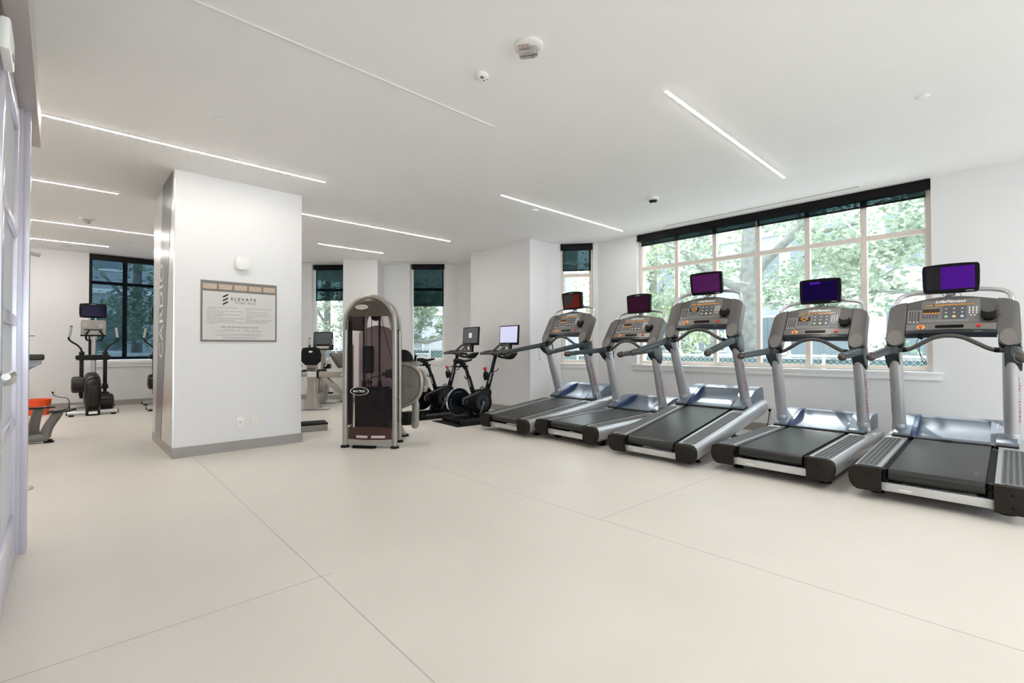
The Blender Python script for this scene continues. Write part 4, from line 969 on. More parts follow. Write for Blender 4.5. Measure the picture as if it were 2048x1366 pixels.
# ================================================================== ELLIPTICAL TRAINERS
gloss_m = mat('glossy_black_cover', (.013,.011,.009), .25, spec=.35)
ell_m = mat('elliptical_black', (.009,.008,.0075), .42, spec=.3)
def elliptical(label, loc):
    r = thing('elliptical_trainer', label, 'elliptical trainer', loc, 0, 'elliptical trainers by the back window')
    for nm, y, x0, x1, z in (('rear_foot_bar', .02, -.335, .335, .055), ('front_foot_bar', 1.18, -.28, .36, .055)):
        MB().cyl((x0,y,z),(x1,y,z),.034).build(nm, satin_m, r, 40)
        for x in (x0, x1): MB().cyl((x-.006,y,z),(x+.006,y,z),.036).build('bar_end_cap', cap_m, r, 40)
        for x in (x0+.06, x1-.06): MB().cyl((x,y,.02),(x,y,z),.010).lathe([(.001,.02),(.035,.018),(.038,.004),(.038,0),(.001,0)], (x,y,0), 16).build('foot', black_m, r)
    br = MB().box((.0,0,.05), (.19,.10,.09), bev=.012).build('bar_bracket', black_m, r, 40)
    MB().box((.0,-.0515,.052), (.115,.003,.045)).build('sticker', white_m, br)
    MB().box((.02,.62,.075), (.10,1.15,.07), bev=.01).build('base_rail', ell_m, r, 40)
    hs = MB().loft([[(p[0], .42+p[1], z) for p in rrect(2*w, 2*d, w*.92, 6)] for z, w, d in ((.03,.082,.33),(.10,.093,.36),(.22,.110,.385),(.38,.118,.39),(.50,.117,.375),(.59,.110,.335),(.65,.099,.285),(.695,.080,.215),(.720,.055,.14),(.731,.022,.06))]).build('drive_housing', gloss_m, r, 60)
    vt = MB()
    for k in range(4):
        rr = .358+.0; a = math.radians(118+k*7)
        vt.tube([(x, .42-.40*math.sin(.9-k*.16)-.0+abs(x)*.25, .60+k*.028-abs(x)*.35) for x in (-.075,-.04,0,.04,.075)], .004, 6, 3)
    vt.build('vent_slots', void_m, hs, 60)
    for nm, x0, x1, z, y in (('left_crank_pod', -.275, -.115, .515, .40), ('right_crank_pod', .115, .300, .190, .40)):
        MB().lathe([(.001,x0-.004),(.11,x0),(.138,x0+.018),(.145,x0+.05),(.145,x1),(.001,x1)] if x0 < 0 else [(.001,x0),(.145,x0),(.145,x1-.05),(.138,x1-.018),(.11,x1),(.001,x1+.004)], (0,y,z), 28, 'x').build('crank_pod', gloss_m, r, 40)
    MB().box((-.15,.42,.34),(.05,.06,.06),bev=.01).build('pod_bracket', black_m, r, 40)
    MB().cyl((.30,.40,.17),(.318,.40,.17),.018).build('axle_nut', chrome_m, r)
    # foot plates and pedal arms
    for s, z in ((-1,.40),(1,.28)):
        MB().box((s*.165,.75,z), (.06,.75,.05), rot=('X',.08*s), bev=.012).build('pedal_arm', ell_m, r, 40)
        MB().box((s*.185,.62,z+.05), (.13,.34,.035), bev=.012).build('foot_plate', blackm_m, r, 40)
    MB().cyl((.036,.80,.10),(.036,.80,1.30),.036).build('column', satin_m, r, 50)
    MB().cyl((.036,.80,1.285),(.036,.80,1.375),.050).build('column_collar', satin_m, r, 50)
    MB().prism(rrect(.50,.098,.045,cx=.032,cy=.985), 'y', .74, .86, bev=.012).build('cross_bar', ell_m, r, 40)
    for x, s in ((-.130,-1),(.198,1)):
        MB().sphere((x,.78,1.065), .042).build('pivot_ball', gloss_m, r, 60)
        MB().box((x,.80,.70), (.060,.06,.52), bev=.012).build('lever_leg', ell_m, r, 40)
        MB().prism([(x-.05,.44),(x-.035,.50),(x+.035,.50),(x+.05,.44),(x+.045,.40),(x-.045,.40)], 'y', .76, .85, bev=.008).cyl((x,.80,.24),(x,.80,.42),.026).build('leg_bracket', ell_m, r, 40)
        pts = [(x,.77,1.08),(x+s*.015,.76,1.15),(x+s*.07,.75,1.22),(x+s*.135,.74,1.27),(x+s*.175,.73,1.32),(x+s*.172,.72,1.37)]
        MB().tube(pts, .0155, 10, 5).build('swing_arm', ell_m, r, 60)
        MB().tube([(x+s*.172,.72,1.36),(x+s*.158,.71,1.45),(x+s*.146,.70,1.545)], .021, 12, 3).build('hand_grip', satin_m, r, 60)
        MB().sphere((x+s*.1455,.70,1.55), .022, (1,1,.5)).build('grip_cap', black_m, r, 60)
        MB().tube([(.036+s*.04,.78,1.30),(.036+s*.10,.72,1.31),(.036+s*.115,.66,1.37),(.036+s*.105,.62,1.43),(.036+s*.07,.63,1.475)], .0165, 10, 5).build('fixed_handle', ell_m, r, 60)
    cs = MB().prism(rrect(.350,.290,.028,cx=.028,cy=1.530), 'y', .76, .84, bev=.012).build('console', mat('console_silver', (.36,.345,.325), .4, metal=.2), r, 40)
    MB().box((.028,.757,1.497), (.255,.012,.018)).build('reading_shelf', black_m, cs)
    kk = MB()
    for i in range(3):
        for j in range(4): kk.cyl((.110+i*.022,.759,1.60-j*.018),(.110+i*.022,.757,1.60-j*.018),.006, n=8)
    for i in range(5): kk.cyl((-.02+i*.024,.759,1.455),(-.02+i*.024,.757,1.455),.008, n=8)
    for i in range(4): kk.cyl((-.01+i*.026,.759,1.43),(-.01+i*.026,.757,1.43),.007, n=8)
    for i in range(2):
        for j in range(4): kk.cyl((-.105+i*.03,.759,1.60-j*.018),(-.105+i*.03,.757,1.60-j*.018),.005, n=8)
    kk.build('keys', print_w, cs, 0)
    MB().box((.028,.80,1.39), (.36,.09,.03), bev=.01).build('console_base', black_m, cs, 40)
    for x in (-.02,.06): MB().box((x,.82,1.69), (.02,.03,.07)).build('screen_bracket', satin_m, r)
    tvo = MB().prism([(-.170,-.130),(-.08,-.134),(.08,-.134),(.170,-.130),(.186,-.118),(.192,-.05),(.192,.05),(.188,.108),(.176,.124),(.09,.133),(0,.135),(-.09,.133),(-.176,.124),(-.188,.108),(-.192,.05),(-.192,-.05),(-.186,-.118)], 'y', .77, .82, bev=.006)
    for v in tvo.bm.verts: v.co.z += 1.850; v.co.x += .022
    tv = tvo.build('television', black_m, r, 40)
    MB().box((.022,.7685,1.848), (.315,.002,.195)).build('screen', scr_mat('screen_navy', (.004,.001,.02), (.004,.001,.03)), tv, 0)
    MB().letters('LifeFitness', (-.02,.7685,1.962), (1,0,0), (0,0,1), .085, .012, .3).build('lettering', print_w, tv, 0)
    return r
e1 = elliptical('elliptical trainer standing in full view before the dark blind window', (.441, 10.95, 0))
dup(e1, (1.512, 10.95, 0), None, 'elliptical trainer half hidden by the left edge of the column')

# ================================================================== RECUMBENT BIKE
rb = thing('recumbent_bike', 'recumbent bike seen from behind between column and weight machine', 'recumbent bike', (3.43, 9.04, 0), math.radians(56))
MB().box((.0,0,.022), (.10,.64,.035), bev=.014).build('rear_foot_plate', satin_m, rb, 40)
MB().box((1.05,0,.022), (.10,.52,.035), bev=.014).build('front_foot_plate', satin_m, rb, 40)
rings = []
for z, x, w, d in ((.035,.03,.16,.11),(.08,.03,.145,.10),(.25,.05,.105,.085),(.45,.07,.09,.075),(.62,.06,.095,.07),(.80,.03,.105,.06),(.90,.01,.085,.05)):
    rings.append([(x+p[1], p[0], z) for p in rrect(2*w*.9, 2*d, min(w,d)*.6, 4)])
MB().loft(rings).build('rear_post', champ_m, rb, 50)
vg = MB()
for k in range(3): vg.box((-.035,.0+0,.735+k*.02), (.012,.14,.010))
vg.build('post_vents', champd_m, rb, 0)
bp = []
for x, k in ((-.085,.86),(-.075,.98),(-.03,1.0),(.0,.92)):
    bp.append([(x, p[0]*k, 1.005+p[1]*k) for p in [(.17,-.10),(.185,.02),(.15,.145),(.06,.165),(-.06,.165),(-.15,.145),(-.185,.02),(-.17,-.10),(-.10,-.17),(.10,-.17)]])
bk = MB().loft(bp).build('seat_back', blackm_m, rb, 60)
MB().loft([[(-.087, .035*math.cos(2*PI*i/20), 1.085+.016*math.sin(2*PI*i/20)) for i in range(20)], [(-.084, .035*math.cos(2*PI*i/20), 1.085+.016*math.sin(2*PI*i/20)) for i in range(20)]]).build('badge', white_m, bk, 0)
MB().box((.20,0,.70), (.34,.40,.09), bev=.03).build('seat', blackm_m, rb, 50)
MB().box((.48,0,.18), (.95,.18,.20), bev=.04).build('base_housing', champ_m, rb, 50)
MB().loft([[(x, p[0], .37+p[1]) for p in rrect(.20*k, .64*k, .08, 5)] for x, k in ((.58,.75),(.66,1.0),(.92,1.0),(1.04,.8))]).build('drive_housing', champ_m, rb, 50)
for s in (1,-1):
    MB().cyl((.80,s*.10,.40),(.80,s*.16,.40),.035).box((.80+s*.05,s*.15,.33),(.03,.016,.18),rot=('Y',.4*s),bev=.004).build('crank_arm', satin_m, rb, 40)
    MB().box((.80+s*.09,s*.20,.25),(.12,.09,.03),bev=.01).build('pedal', black_m, rb, 40)
    MB().tube([(.15,s*.20,.80),(.16,s*.28,.93),(.20,s*.30,1.03)], .016, 10).build('seat_handle', satin_m, rb, 60)
    MB().tube([(.20,s*.285,1.03),(.23,s*.315,1.035),(.26,s*.34,1.035)], .022, 10, 3).build('seat_grip', black_m, rb, 60)
    MB().tube([(.95,s*.12,1.13),(.84,s*.20,1.12),(.78,s*.225,1.20),(.78,s*.225,1.36)], .015, 10).build('console_handle', black_m, rb, 60)
    MB().cyl((.78,s*.225,1.22),(.78,s*.225,1.34),.019).build('pulse_grip', satin_m, rb, 50)
MB().box((.98,0,.86), (.09,.10,.52), rot=('Y',-.12), bev=.02).build('console_post', champ_m, rb, 40)
cs = MB().box((.955,0,1.300), (.06,.385,.385), rot=('Y',.18), bev=.025).build('console', mat('recumbent_console', (.03,.03,.03), .35), rb, 50)
rot = Matrix.Rotation(.18, 3, 'Y'); P2 = lambda dx,y,z: tuple(V(.955,0,1.300)+rot@V(dx,y,z))
MB().loft([[P2(-.032,y,z) for y,z in ((-.155,-.07),(.155,-.07),(.155,.155),(-.155,.155))],[P2(-.030,y,z) for y,z in ((-.155,-.07),(.155,-.07),(.155,.155),(-.155,.155))]]).build('screen', mat('recumbent_screen', (.10,.115,.12), .15), cs, 0)
MB().loft([[P2(-.033,y,z) for y,z in ((-.12,-.165),(.12,-.165),(.12,-.115),(-.12,-.115))],[P2(-.030,y,z) for y,z in ((-.12,-.165),(.12,-.165),(.12,-.115),(-.12,-.115))]]).build('key_strip', mat('pale_keys', (.50,.50,.46), .4), cs, 0)
MB().loft([[P2(-.0345,y,z) for y,z in ((-.12,-.112),(.12,-.112),(.12,-.082),(-.12,-.082))],[P2(-.030,y,z) for y,z in ((-.12,-.112),(.12,-.112),(.12,-.082),(-.12,-.082))]]).build('media_slot', black_m, cs, 0)
MB().box((.36,-.24,.885),(.08,.05,.03),bev=.008).build('adjuster', mat('orange_lever', (.62,.30,.10), .45), rb, 40)
MB().box((.40,-.20,.80),(.18,.12,.10),bev=.02).build('bottle_tray', black_m, rb, 40)
o = MB().tube([(1.0,-.2,.01),(1.15,-.35,.04),(1.3,-.28,.008),(1.5,-.5,.008)], .006, 6).build('power_cord', black_m, rb)

# ================================================================== STEP PLATFORM
st = thing('aerobic_step', 'low step platform with dark top behind the column edge', 'step', (2.60, 6.79, 0), math.radians(-14))
MB().box((-.02,.06,.042), (.40,.32,.084), bev=.006).build('base', mat('step_grey', (.36,.34,.31), .5), st, 40)
MB().box((-.02,.06,.094), (.41,.33,.022), bev=.008).build('tread', blackm_m, st, 40)

# ================================================================== LEFT-HAND EQUIPMENT
stn_m = mat('station_grey', (.17,.16,.145), .35, metal=.3)
ds = thing('pull_up_station', 'dip and leg raise station partly hidden behind the entrance frame', 'exercise station', (-.55, 8.2, 0))
MB().box((.18,.0,.062), (.60,.10,.085), bev=.012).build('base_rail', stn_m, ds, 40)
MB().box((.10,.36,.062), (.60,.09,.085), bev=.012).build('base_rail', stn_m, ds, 40)
MB().box((-.08,.18,.062), (.12,.46,.085), bev=.012).build('cross_rail', stn_m, ds, 40)
MB().cyl((.475,-.02,.012),(.475,-.02,.04),.03).lathe([(.001,.02),(.045,.018),(.05,.0),(.001,0)], (.475,-.02,0), 18).build('foot', black_m, ds)
MB().tube([(.440,.0,.07),(.455,.0,.15),(.488,.0,.23),(.53,.0,.305),(.562,.0,.372)], [.05,.048,.046,.046,.044], 12, 4, flat=1.2).build('front_step_leg', stn_m, ds, 60)
MB().tube([(.33,.35,.07),(.335,.35,.17),(.352,.35,.28),(.378,.35,.392)], [.052,.05,.047,.045], 12, 4, flat=1.2).build('rear_step_leg', stn_m, ds, 60)
MB().prism([(.455,-.07),(.50,-.13),(.66,-.13),(.685,-.06),(.665,.05),(.58,.09),(.47,.05)], 'z', .368, .382, bev=.004).build('step_plate', blackm_m, ds, 40)
MB().prism([(.20,.27),(.28,.23),(.46,.25),(.53,.31),(.50,.39),(.28,.43)], 'z', .392, .405, bev=.004).build('step_plate', blackm_m, ds, 40)
MB().tube([(.53,.0,.345),(.57,.0,.372)], .03, 10, 1).build('step_bracket', stn_m, ds, 60)
MB().box((-.12,.18,1.20), (.12,.10,2.3), bev=.012).build('mast', stn_m, ds, 40)
MB().box((.20,-.05,1.045), (.46,.13,.075), bev=.02).build('elbow_pad', mat('brown_black_pad', (.022,.018,.016), .4), ds, 50)
MB().prism([(-.1,1.00),(.405,1.00),(.405,.965),(.345,.935),(.30,.895),(.26,.925),(-.1,.93)], 'y', -.09, -.02, bev=.006).build('arm_bracket', gunm_m, ds, 40)
MB().box((.0,.06,1.0), (.08,.30,.06), bev=.01).build('arm_support', stn_m, ds, 40)
MB().cyl((-.1,-.05,1.315),(.29,-.05,1.315),.016).build('dip_handle', black_m, ds, 50)
MB().cyl((.275,-.05,1.315),(.345,-.05,1.315),.019).build('handle_tip', satin_m, ds, 50)
MB().tube([(-.12,.18,2.33),(.10,.08,2.33),(.30,.02,2.31)], .020, 10, 3).build('pull_up_bar', black_m, ds, 60)
MB().cyl((.28,.01,2.312),(.375,.06,2.302),.024).build('handle_tip', satin_m, ds, 50)
MB().box((.22,-.05,1.93), (.10,.03,.03), bev=.008).build('upper_peg', satin_m, ds, 50)
bu = thing('bucket', 'orange plastic bucket on the floor by the back wall', 'bucket', (-.24, 11.72, 0))
MB().lathe([(.001,.0),(.136,.0),(.139,.006),(.160,.25),(.168,.254),(.168,.270),(.157,.273),(.153,.26),(.132,.012),(.001,.012)], n=36, cap=False).build('pail', buck_m, bu, 40)
MB().lathe([(.1555,.200),(.164,.202),(.164,.213),(.157,.215)], n=36, cap=False).lathe([(.158,.228),(.164,.23),(.164,.237),(.159,.239)], n=36, cap=False).build('rim_rib', buck_m, bu, 40)
MB().tube([(-.164,-.01,.207),(-.11,-.13,.15),(0,-.17,.12),(.11,-.13,.15),(.164,-.01,.207)], .003, 6).build('bail_handle', chrome_m, bu, 60)
MB().prism(rrect(.05,.05,.01,cx=.08,cy=.13), 'y', -.140, -.120).build('paper_label', white_m, bu, 0)
pc = MB().box((-.070, 12.532, .322), (.03,.03,.028), bev=.006).tube([(-.070,12.52,.320),(-.05,12.46,.27),(.02,12.44,.235),(.11,12.44,.215),(.155,12.44,.16),(.16,12.43,.06),(.13,12.40,.008),(-.05,12.3,.007),(-.3,12.2,.007)], .006, 8, 6).build('wall_cable', black_m)
tag(pc, 'black cable plugged into the back wall outlet beside the elliptical trainer', 'cable')
dsk = MB().lathe([(.001,.012),(.115,.012),(.128,.008),(.130,0),(.001,0)], (0,0,0), 36).build('base_plate', satin_m)
dsk.location = (-.268, 5.60, 0); tag(dsk, 'round flat metal base plate on the floor just behind the entrance frame', 'base plate')
for lb, x, y, z, s_ in (('black power plug in the wall behind the second treadmill from the right', 7.0, 2.30, .30, 1),):
    o = MB().box((0,0,0), (.03,.03,.035), bev=.006).tube([(-.01,0,-.01),(-.03,.0,-.08),(-.035,.02,-.20),(-.05,.05,-.255),(-.12,.08,-.290),(-.3,.1,-.292)], .0055, 8).build('power_plug', black_m); o.location = (x, y, z); tag(o, lb, 'plug')
# ================================================================== OUTSIDE
gr_m = mat('paving_outside', (.66,.66,.65), .8, var=.08, scale=2)
struct('ground', MB().box((24, 6, -.32), (33.2, 72, .1)).box((0, -17, -.32), (14.8, 25.5, .1)).box((0, 32, -.32), (60, 38.0, .1)), gr_m)
bark_m = mat('bark', (.24,.25,.235), .8, var=.25, scale=9, bump=.4, bscale=30)
def leafmat(name, c1, c2):
    m = bpy.data.materials.new(name); m.use_nodes = True; nt = m.node_tree; nt.nodes.clear()
    o = nt.nodes.new('ShaderNodeOutputMaterial'); mx = nt.nodes.new('ShaderNodeMixShader'); mx.inputs[0].default_value = .5
    d = nt.nodes.new('ShaderNodeBsdfDiffuse'); t = nt.nodes.new('ShaderNodeBsdfTranslucent')
    g = nt.nodes.new('ShaderNodeNewGeometry'); r = nt.nodes.new('ShaderNodeValToRGB')
    r.color_ramp.elements[0].color = (*c1, 1); r.color_ramp.elements[1].color = (*c2, 1)
    nt.links.new(g.outputs['Random Per Island'], r.inputs[0])
    for n in (d, t): nt.links.new(r.outputs[0], n.inputs['Color'])
    nt.links.new(d.outputs[0], mx.inputs[1]); nt.links.new(t.outputs[0], mx.inputs[2]); nt.links.new(mx.outputs[0], o.inputs[0])
    return m
leaf_a = leafmat('leaves_pale', (.29,.36,.28), (.50,.57,.46))  # outdoor haze and overexposure are put into these pale, greyed leaf colours
leaf_b = leafmat('leaves_mid', (.20,.27,.20), (.38,.46,.36))
leaf_c = leafmat('leaves_yellow_green', (.32,.40,.26), (.56,.63,.44))
def leaves(blobs, size, seed):
    """blobs: (centre, radii, count) - folded leaf blades scattered in soft clumps"""
    rn = random.Random(seed); vs = []; fs = []
    for c, rad, cnt in blobs:
        clumps = [(rn.gauss(0,.55), rn.gauss(0,.55), rn.gauss(0,.5)) for _ in range(max(4, cnt//55))]
        for _ in range(cnt):
            k = rn.choice(clumps)
            p = V(c[0]+rad[0]*(k[0]+rn.gauss(0,.17)), c[1]+rad[1]*(k[1]+rn.gauss(0,.17)), c[2]+rad[2]*(k[2]+rn.gauss(0,.17)))
            a = V(rn.gauss(0,1), rn.gauss(0,1), rn.gauss(0,.6)).normalized(); n = V(rn.gauss(0,.7), rn.gauss(0,.7), 1).normalized()
            b = n.cross(a)
            if b.length < .05: continue
            b.normalize(); nn = a.cross(b); s = size*rn.uniform(.6,1.25); i = len(vs)
            vs += [p-a*s*.5, p+b*s*.33+nn*s*.10-a*s*.05, p+a*s*.55, p-b*s*.33+nn*s*.10-a*s*.05]
            fs += [(i,i+1,i+2), (i,i+2,i+3)]
    me = bpy.data.meshes.new('crown'); me.from_pydata([tuple(v) for v in vs], [], fs); me.update()
    return me
def tree(label, base, trunk, limbs, blobs, size, m, seed, name='street_tree'):
    r = thing(name, label, 'tree', base, 0, 'trees outside the windows')
    B = V(*base)
    MB().tube([tuple(V(*p)-B) for p, _ in trunk], [q for _, q in trunk], 14, 4).build('trunk', bark_m, r, 60)
    for l in limbs: MB().tube([tuple(V(*p)-B) for p, _ in l], [q for _, q in l], 8, 4).build('branch', bark_m, r, 60)
    me = leaves([((c[0]-B.x, c[1]-B.y, c[2]-B.z), rad, n) for c, rad, n in blobs], size, seed)
    me.materials.append(m); o = bpy.data.objects.new('crown', me); COL.objects.link(o); o.parent = r; o['kind'] = 'stuff'
    return r
tree('broad grey trunked tree just outside the wide window behind the middle treadmills', (10.8,3.98,-.27),
     [((10.8,3.98,-.27),.24),((10.8,3.97,1.1),.19),((10.8,3.97,2.0),.18),((10.82,3.93,3.2),.165),((10.85,3.90,4.4),.15),((10.9,3.85,6.5),.10)],
     [[((10.8,3.97,2.35),.10),((10.8,4.55,2.68),.085),((10.75,5.0,3.05),.075),((10.7,5.5,3.50),.06),((10.6,6.4,4.0),.04)],
      [((10.82,3.9,2.55),.10),((10.8,3.62,2.94),.095),((10.78,3.25,3.28),.09),((10.75,2.93,3.56),.085),((10.7,2.55,4.1),.06)],
      [((10.76,2.95,3.53),.06),((10.8,2.5,3.42),.05),((10.8,1.9,3.5),.04)], [((10.76,2.93,3.56),.05),((10.6,3.0,4.2),.04)],
      [((10.4,2.9,2.15),.020),((10.3,2.2,2.05),.028),((10.3,1.6,2.12),.022),((10.3,1.0,2.0),.012)],
      [((10.8,1.7,2.25),.02),((10.7,.9,2.1),.03),((10.6,.1,2.45),.03)]],
     [((11.4,5.6,3.7),(.8,1.1,1.0),1300), ((11.6,3.0,2.85),(.5,1.3,.75),700), ((10.3,1.7,2.9),(.9,.9,.8),1100), ((9.9,2.3,2.05),(.6,1.0,.35),420),
      ((10.3,.9,3.3),(1.0,.9,.9),900), ((10.4,3.5,4.9),(1.6,2.2,.9),1500), ((10.6,5.8,2.2),(.8,1.0,.7),650)], .135, leaf_a, 3)
tree('leafy tree left of the grey trunk seen through the left panes', (12.6,7.4,-.27),
     [((12.6,7.4,-.27),.16),((12.6,7.3,1.5),.13),((12.5,7.2,4.0),.10),((12.4,7.1,6.0),.06)], [[((12.6,7.3,2.0),.06),((12.0,6.6,2.9),.04)], [((12.5,7.2,3.0),.06),((12.9,8.2,3.9),.04)]],
     [((12.3,7.3,3.6),(1.4,1.6,1.3),2000), ((12.1,6.3,2.0),(1.0,1.2,.8),1200), ((11.8,8.2,2.4),(1.0,1.0,1.2),900)], .15, leaf_c, 5)
tree('slim tree beyond the right panes of the wide window', (14.5,2.6,-.27),
     [((14.5,2.6,-.27),.10),((14.5,2.6,2.0),.085),((14.4,2.55,4.5),.06)], [[((14.5,2.6,2.6),.04),((14.2,1.6,3.2),.03)]],
     [((14.2,2.4,4.0),(1.5,1.7,1.1),1400), ((14.0,4.0,2.6),(1.2,1.2,.9),800)], .15, leaf_b, 8)
tree('tree with a long low bough outside the window behind the exercise bikes', (8.15,11.3,-.27),
     [((8.15,11.3,-.27),.14),((8.12,11.3,1.2),.12),((8.1,11.25,2.6),.10),((8.0,11.2,4.8),.06)],
     [[((8.1,11.1,1.55),.06),((7.75,11.15,1.40),.055),((7.35,11.4,1.33),.05),((6.95,11.85,1.42),.045),((6.7,12.2,1.6),.03)], [((6.98,11.8,1.43),.022),((7.1,11.7,1.75),.015)]],
     [((7.5,11.6,2.6),(.9,.9,.7),1100), ((8.1,12.3,2.15),(.7,.7,.45),1300), ((7.6,12.1,3.6),(1.4,1.4,.8),1000), ((7.75,12.5,1.5),(.45,.45,.25),500), ((8.5,12.2,1.75),(.4,.5,.35),350)], .11, leaf_b, 13)
tree('dense pale tree outside the window behind the recumbent bike', (6.0,14.6,-.27),
     [((6.0,14.6,-.27),.13),((6.0,14.6,1.6),.11),((6.0,14.5,4.0),.07)], [[((6.0,14.6,1.8),.05),((5.4,14.3,2.6),.03)]],
     [((5.7,14.2,2.0),(.9,.9,.6),1500), ((5.8,14.4,3.4),(1.3,1.2,.9),1300)], .11, leaf_a, 17)
tree('tree behind the dark blind of the back wall window', (1.6,17.0,-.27),
     [((1.6,17.0,-.27),.15),((1.6,17.0,2.0),.12),((1.6,17.0,4.6),.08)], [[((1.6,17,2.2),.05),((.8,16.8,3.2),.03)]],
     [((1.3,16.6,2.4),(1.6,1.0,1.1),1700), ((2.4,16.8,3.6),(1.4,1.0,.9),1000), ((.4,16.9,1.3),(.9,.7,.5),500)], .15, leaf_b, 19)
def shrub(label, base, rad, n, m, seed):
    me = leaves([((0,0,rad[2]), rad, n)], .09, seed); me.materials.append(m)
    r = thing('shrub', label, 'shrub', base, 0, 'shrubs beyond the fence')
    o = bpy.data.objects.new('foliage', me); COL.objects.link(o); o.parent = r; o['kind'] = 'stuff'
    MB().tube([(0,0,0),(.03,.02,rad[2]*.8),(.0,.05,rad[2]*1.3)], .025, 8).build('stem', bark_m, r, 60)
shrub('green shrub beyond the fence behind the middle treadmill', (10.3,4.9,-.27), (.6,.75,.85), 900, leaf_b, 21)
shrub('green shrub beyond the fence behind the second treadmill from the right', (10.6,1.75,-.27), (.5,.85,.85), 1000, leaf_b, 22)
shrub('pale shrub beyond the fence left of the grey trunk', (10.3,6.0,-.27), (.6,.7,.95), 800, leaf_c, 23)
shrub('green shrub beyond the fence by the window behind the bikes', (7.1,12.9,-.27), (.5,.5,.75), 600, leaf_b, 24)
# chain-link fence with privacy screen
link_m = mat('galvanised_wire', (.62,.65,.66), .4, metal=.4); scrn_m = mat('privacy_screen', (.10,.19,.20), .8, var=.12, scale=5)
def fence(label, A, B, top, off, sp=.088):
    A, B = V(*A, 0), V(*B, 0); L = (B-A).length; d = (B-A)/L; n = V(-d.y, d.x, 0)
    r = thing('chain_link_fence', label, 'fence', (A.x, A.y, 0), math.atan2(d.y, d.x), 'chain link fences outside')
    MB().cyl((0,0,top),(L,0,top),.024).build('top_rail', link_m, r, 50)
    k = 0
    while k*2.6 <= L:
        MB().cyl((k*2.6,0,-.27),(k*2.6,0,top+.04),.028).build('post', link_m, r, 50); k += 1
    MB().box((L/2, off, (top-.30)/2), (L, .006, top+.20)).build('privacy_screen', scrn_m, r)
    w = MB(); zb = .55; hgt = top-zb; nn = int(L/sp)
    for i in range(-int(hgt/sp/.95)-1, nn):
        x0 = i*sp
        for s in (0, 1):
            p, q = (x0, zb), (x0+hgt*.95, top)
            if s: p, q = (x0, top), (x0+hgt*.95, zb)
            a = max(0, -p[0]/(q[0]-p[0])); b_ = min(1, (L-p[0])/(q[0]-p[0]))
            if b_ <= a: continue
            P = (p[0]+(q[0]-p[0])*a, p[1]+(q[1]-p[1])*a); Q = (p[0]+(q[0]-p[0])*b_, p[1]+(q[1]-p[1])*b_)
            w.cyl((P[0], -.004*s, P[1]), (Q[0], -.004*s, Q[1]), .0028, n=4, cap=False)
    o = w.build('wire_mesh', link_m, r, 0)
    return r
fence('chain link fence with dark screen outside the wide window', (9.25,-3.0), (9.25,9.2), 1.0, -.06)
fence('chain link fence with dark screen outside the diagonal windows', (9.25,9.25), (4.2,14.3), 1.13, -.05)
ns = thing('fence_banner', 'white lettered banner on the fence outside the window behind the bikes', 'banner', (7.235, 11.185, .945), math.radians(-45))
MB().box((0,0,0), (.36,.004,.13)).build('banner', mat('banner_cloth', (.72,.76,.76), .7), ns)
MB().letters('NATIONAL', (-.165,-.004,-.045), (1,0,0), (0,0,1), .33, .085, 0, None, .02).build('lettering', mat('banner_print', (.07,.10,.12), .6), ns, 0)
# buildings across the street
fac_m = mat('facade_pale', (.66,.67,.66), .7, var=.03, scale=1.5); fac2_m = mat('facade_grey', (.40,.43,.45), .7, var=.05, scale=1.2); win_m = mat('street_glass', (.16,.20,.22), .1, spec=.8); wtr = mat('facade_white', (.80,.81,.80), .6)
def building(label, at, rz, w, h, cols, rows, body, wf=.62, hf=.55, z0=.2):
    r = thing('building', label, 'building', at, rz)
    MB().box((0, 2.5, h/2-.27), (w, 5, h)).build('facade', body, r)
    for j in range(rows):
        zc = z0+(h-z0)*(j+.5)/rows; zh = (h-z0)/rows
        MB().box((0,-.06,z0+zh*j), (w+.1,.16,.16)).build('ledge', wtr, r)
        for i in range(cols):
            xc = -w/2+w*(i+.5)/cols; ww = w/cols*wf
            f = MB().box((xc,-.02,zc), (ww+.16,.10,zh*hf+.16)).build('window', wtr, r)
            MB().box((xc,-.06,zc), (ww,.06,zh*hf)).box((xc,-.095,zc), (.06,.02,zh*hf)).build('pane', win_m, f)
    return r
building('pale glass fronted building across the street seen in the right panes', (21, 2.0, 0), math.radians(-90), 9.0, 6.4, 3, 2, fac_m, .72, .60, .1)
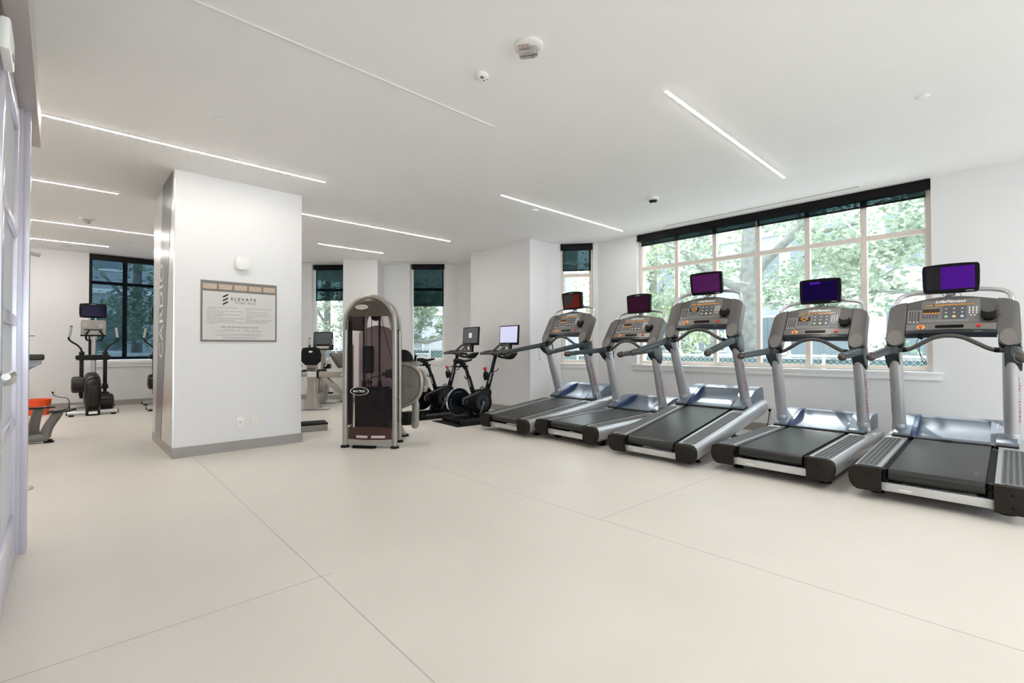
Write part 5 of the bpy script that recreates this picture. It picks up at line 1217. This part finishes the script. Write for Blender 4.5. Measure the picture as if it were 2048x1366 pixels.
building('tall grey building across the street seen in the left panes', (25, 12.4, 0), math.radians(-90), 11.0, 13, 4, 4, fac2_m, .5, .5)
building('pale building beyond the fence outside the diagonal windows', (17, 22.5, 0), math.radians(-45), 14.0, 9, 5, 3, fac2_m, .5, .55)
building('bluish grey house behind the dark blind of the back window', (-1.5, 24, 0), 0, 14.0, 6.5, 5, 2, fac2_m, .4, .45)
lw = thing('planter_wall', 'low grey wall outside the dark back window', 'wall', (1.0, 15.2, -.27))
MB().box((0,0,.62), (8,.25,1.24)).build('wall_face', mat('planter_grey_blue', (.30,.36,.42), .8, var=.05), lw); MB().box((0,0,1.27), (8.1,.32,.08)).build('coping', wtr, lw)
# ================================================================== LIGHT
W = bpy.data.worlds.new('world'); S.world = W; W.use_nodes = True
nt = W.node_tree; bg = nt.nodes['Background']
sky = nt.nodes.new('ShaderNodeTexSky'); sky.sky_type = 'HOSEK_WILKIE'; sky.turbidity = 4
sd = V(.81, .50, 1.42).normalized(); sky.sun_direction = sd
mx = nt.nodes.new('ShaderNodeMix'); mx.data_type = 'RGBA'; mx.inputs['Factor'].default_value = .75
nt.links.new(sky.outputs[0], mx.inputs['A']); mx.inputs['B'].default_value = (.86,.94,1.0,1)
nt.links.new(mx.outputs['Result'], bg.inputs['Color']); bg.inputs['Strength'].default_value = 3.8
su = bpy.data.lights.new('sun', 'SUN'); su.energy = 4.5; su.angle = math.radians(.6); su.color = (1,.97,.92)
so = bpy.data.objects.new('sun', su); COL.objects.link(so); so.rotation_euler = (-sd).to_track_quat('-Z', 'Y').to_euler()
S.view_settings.view_transform = 'Standard'; S.view_settings.look = 'None'; S.view_settings.gamma = 1; S.view_settings.use_curve_mapping = False
S.view_settings.exposure = 0.62
cy = S.cycles
cy.use_denoising = True
try: cy.denoiser = 'OPENIMAGEDENOISE'
except Exception: pass
cy.max_bounces = 10; cy.diffuse_bounces = 6; cy.glossy_bounces = 4; cy.transparent_max_bounces = 16; cy.transmission_bounces = 4
cy.sample_clamp_indirect = 6.0; cy.caustics_reflective = False; cy.caustics_refractive = False
cy.use_light_tree = True
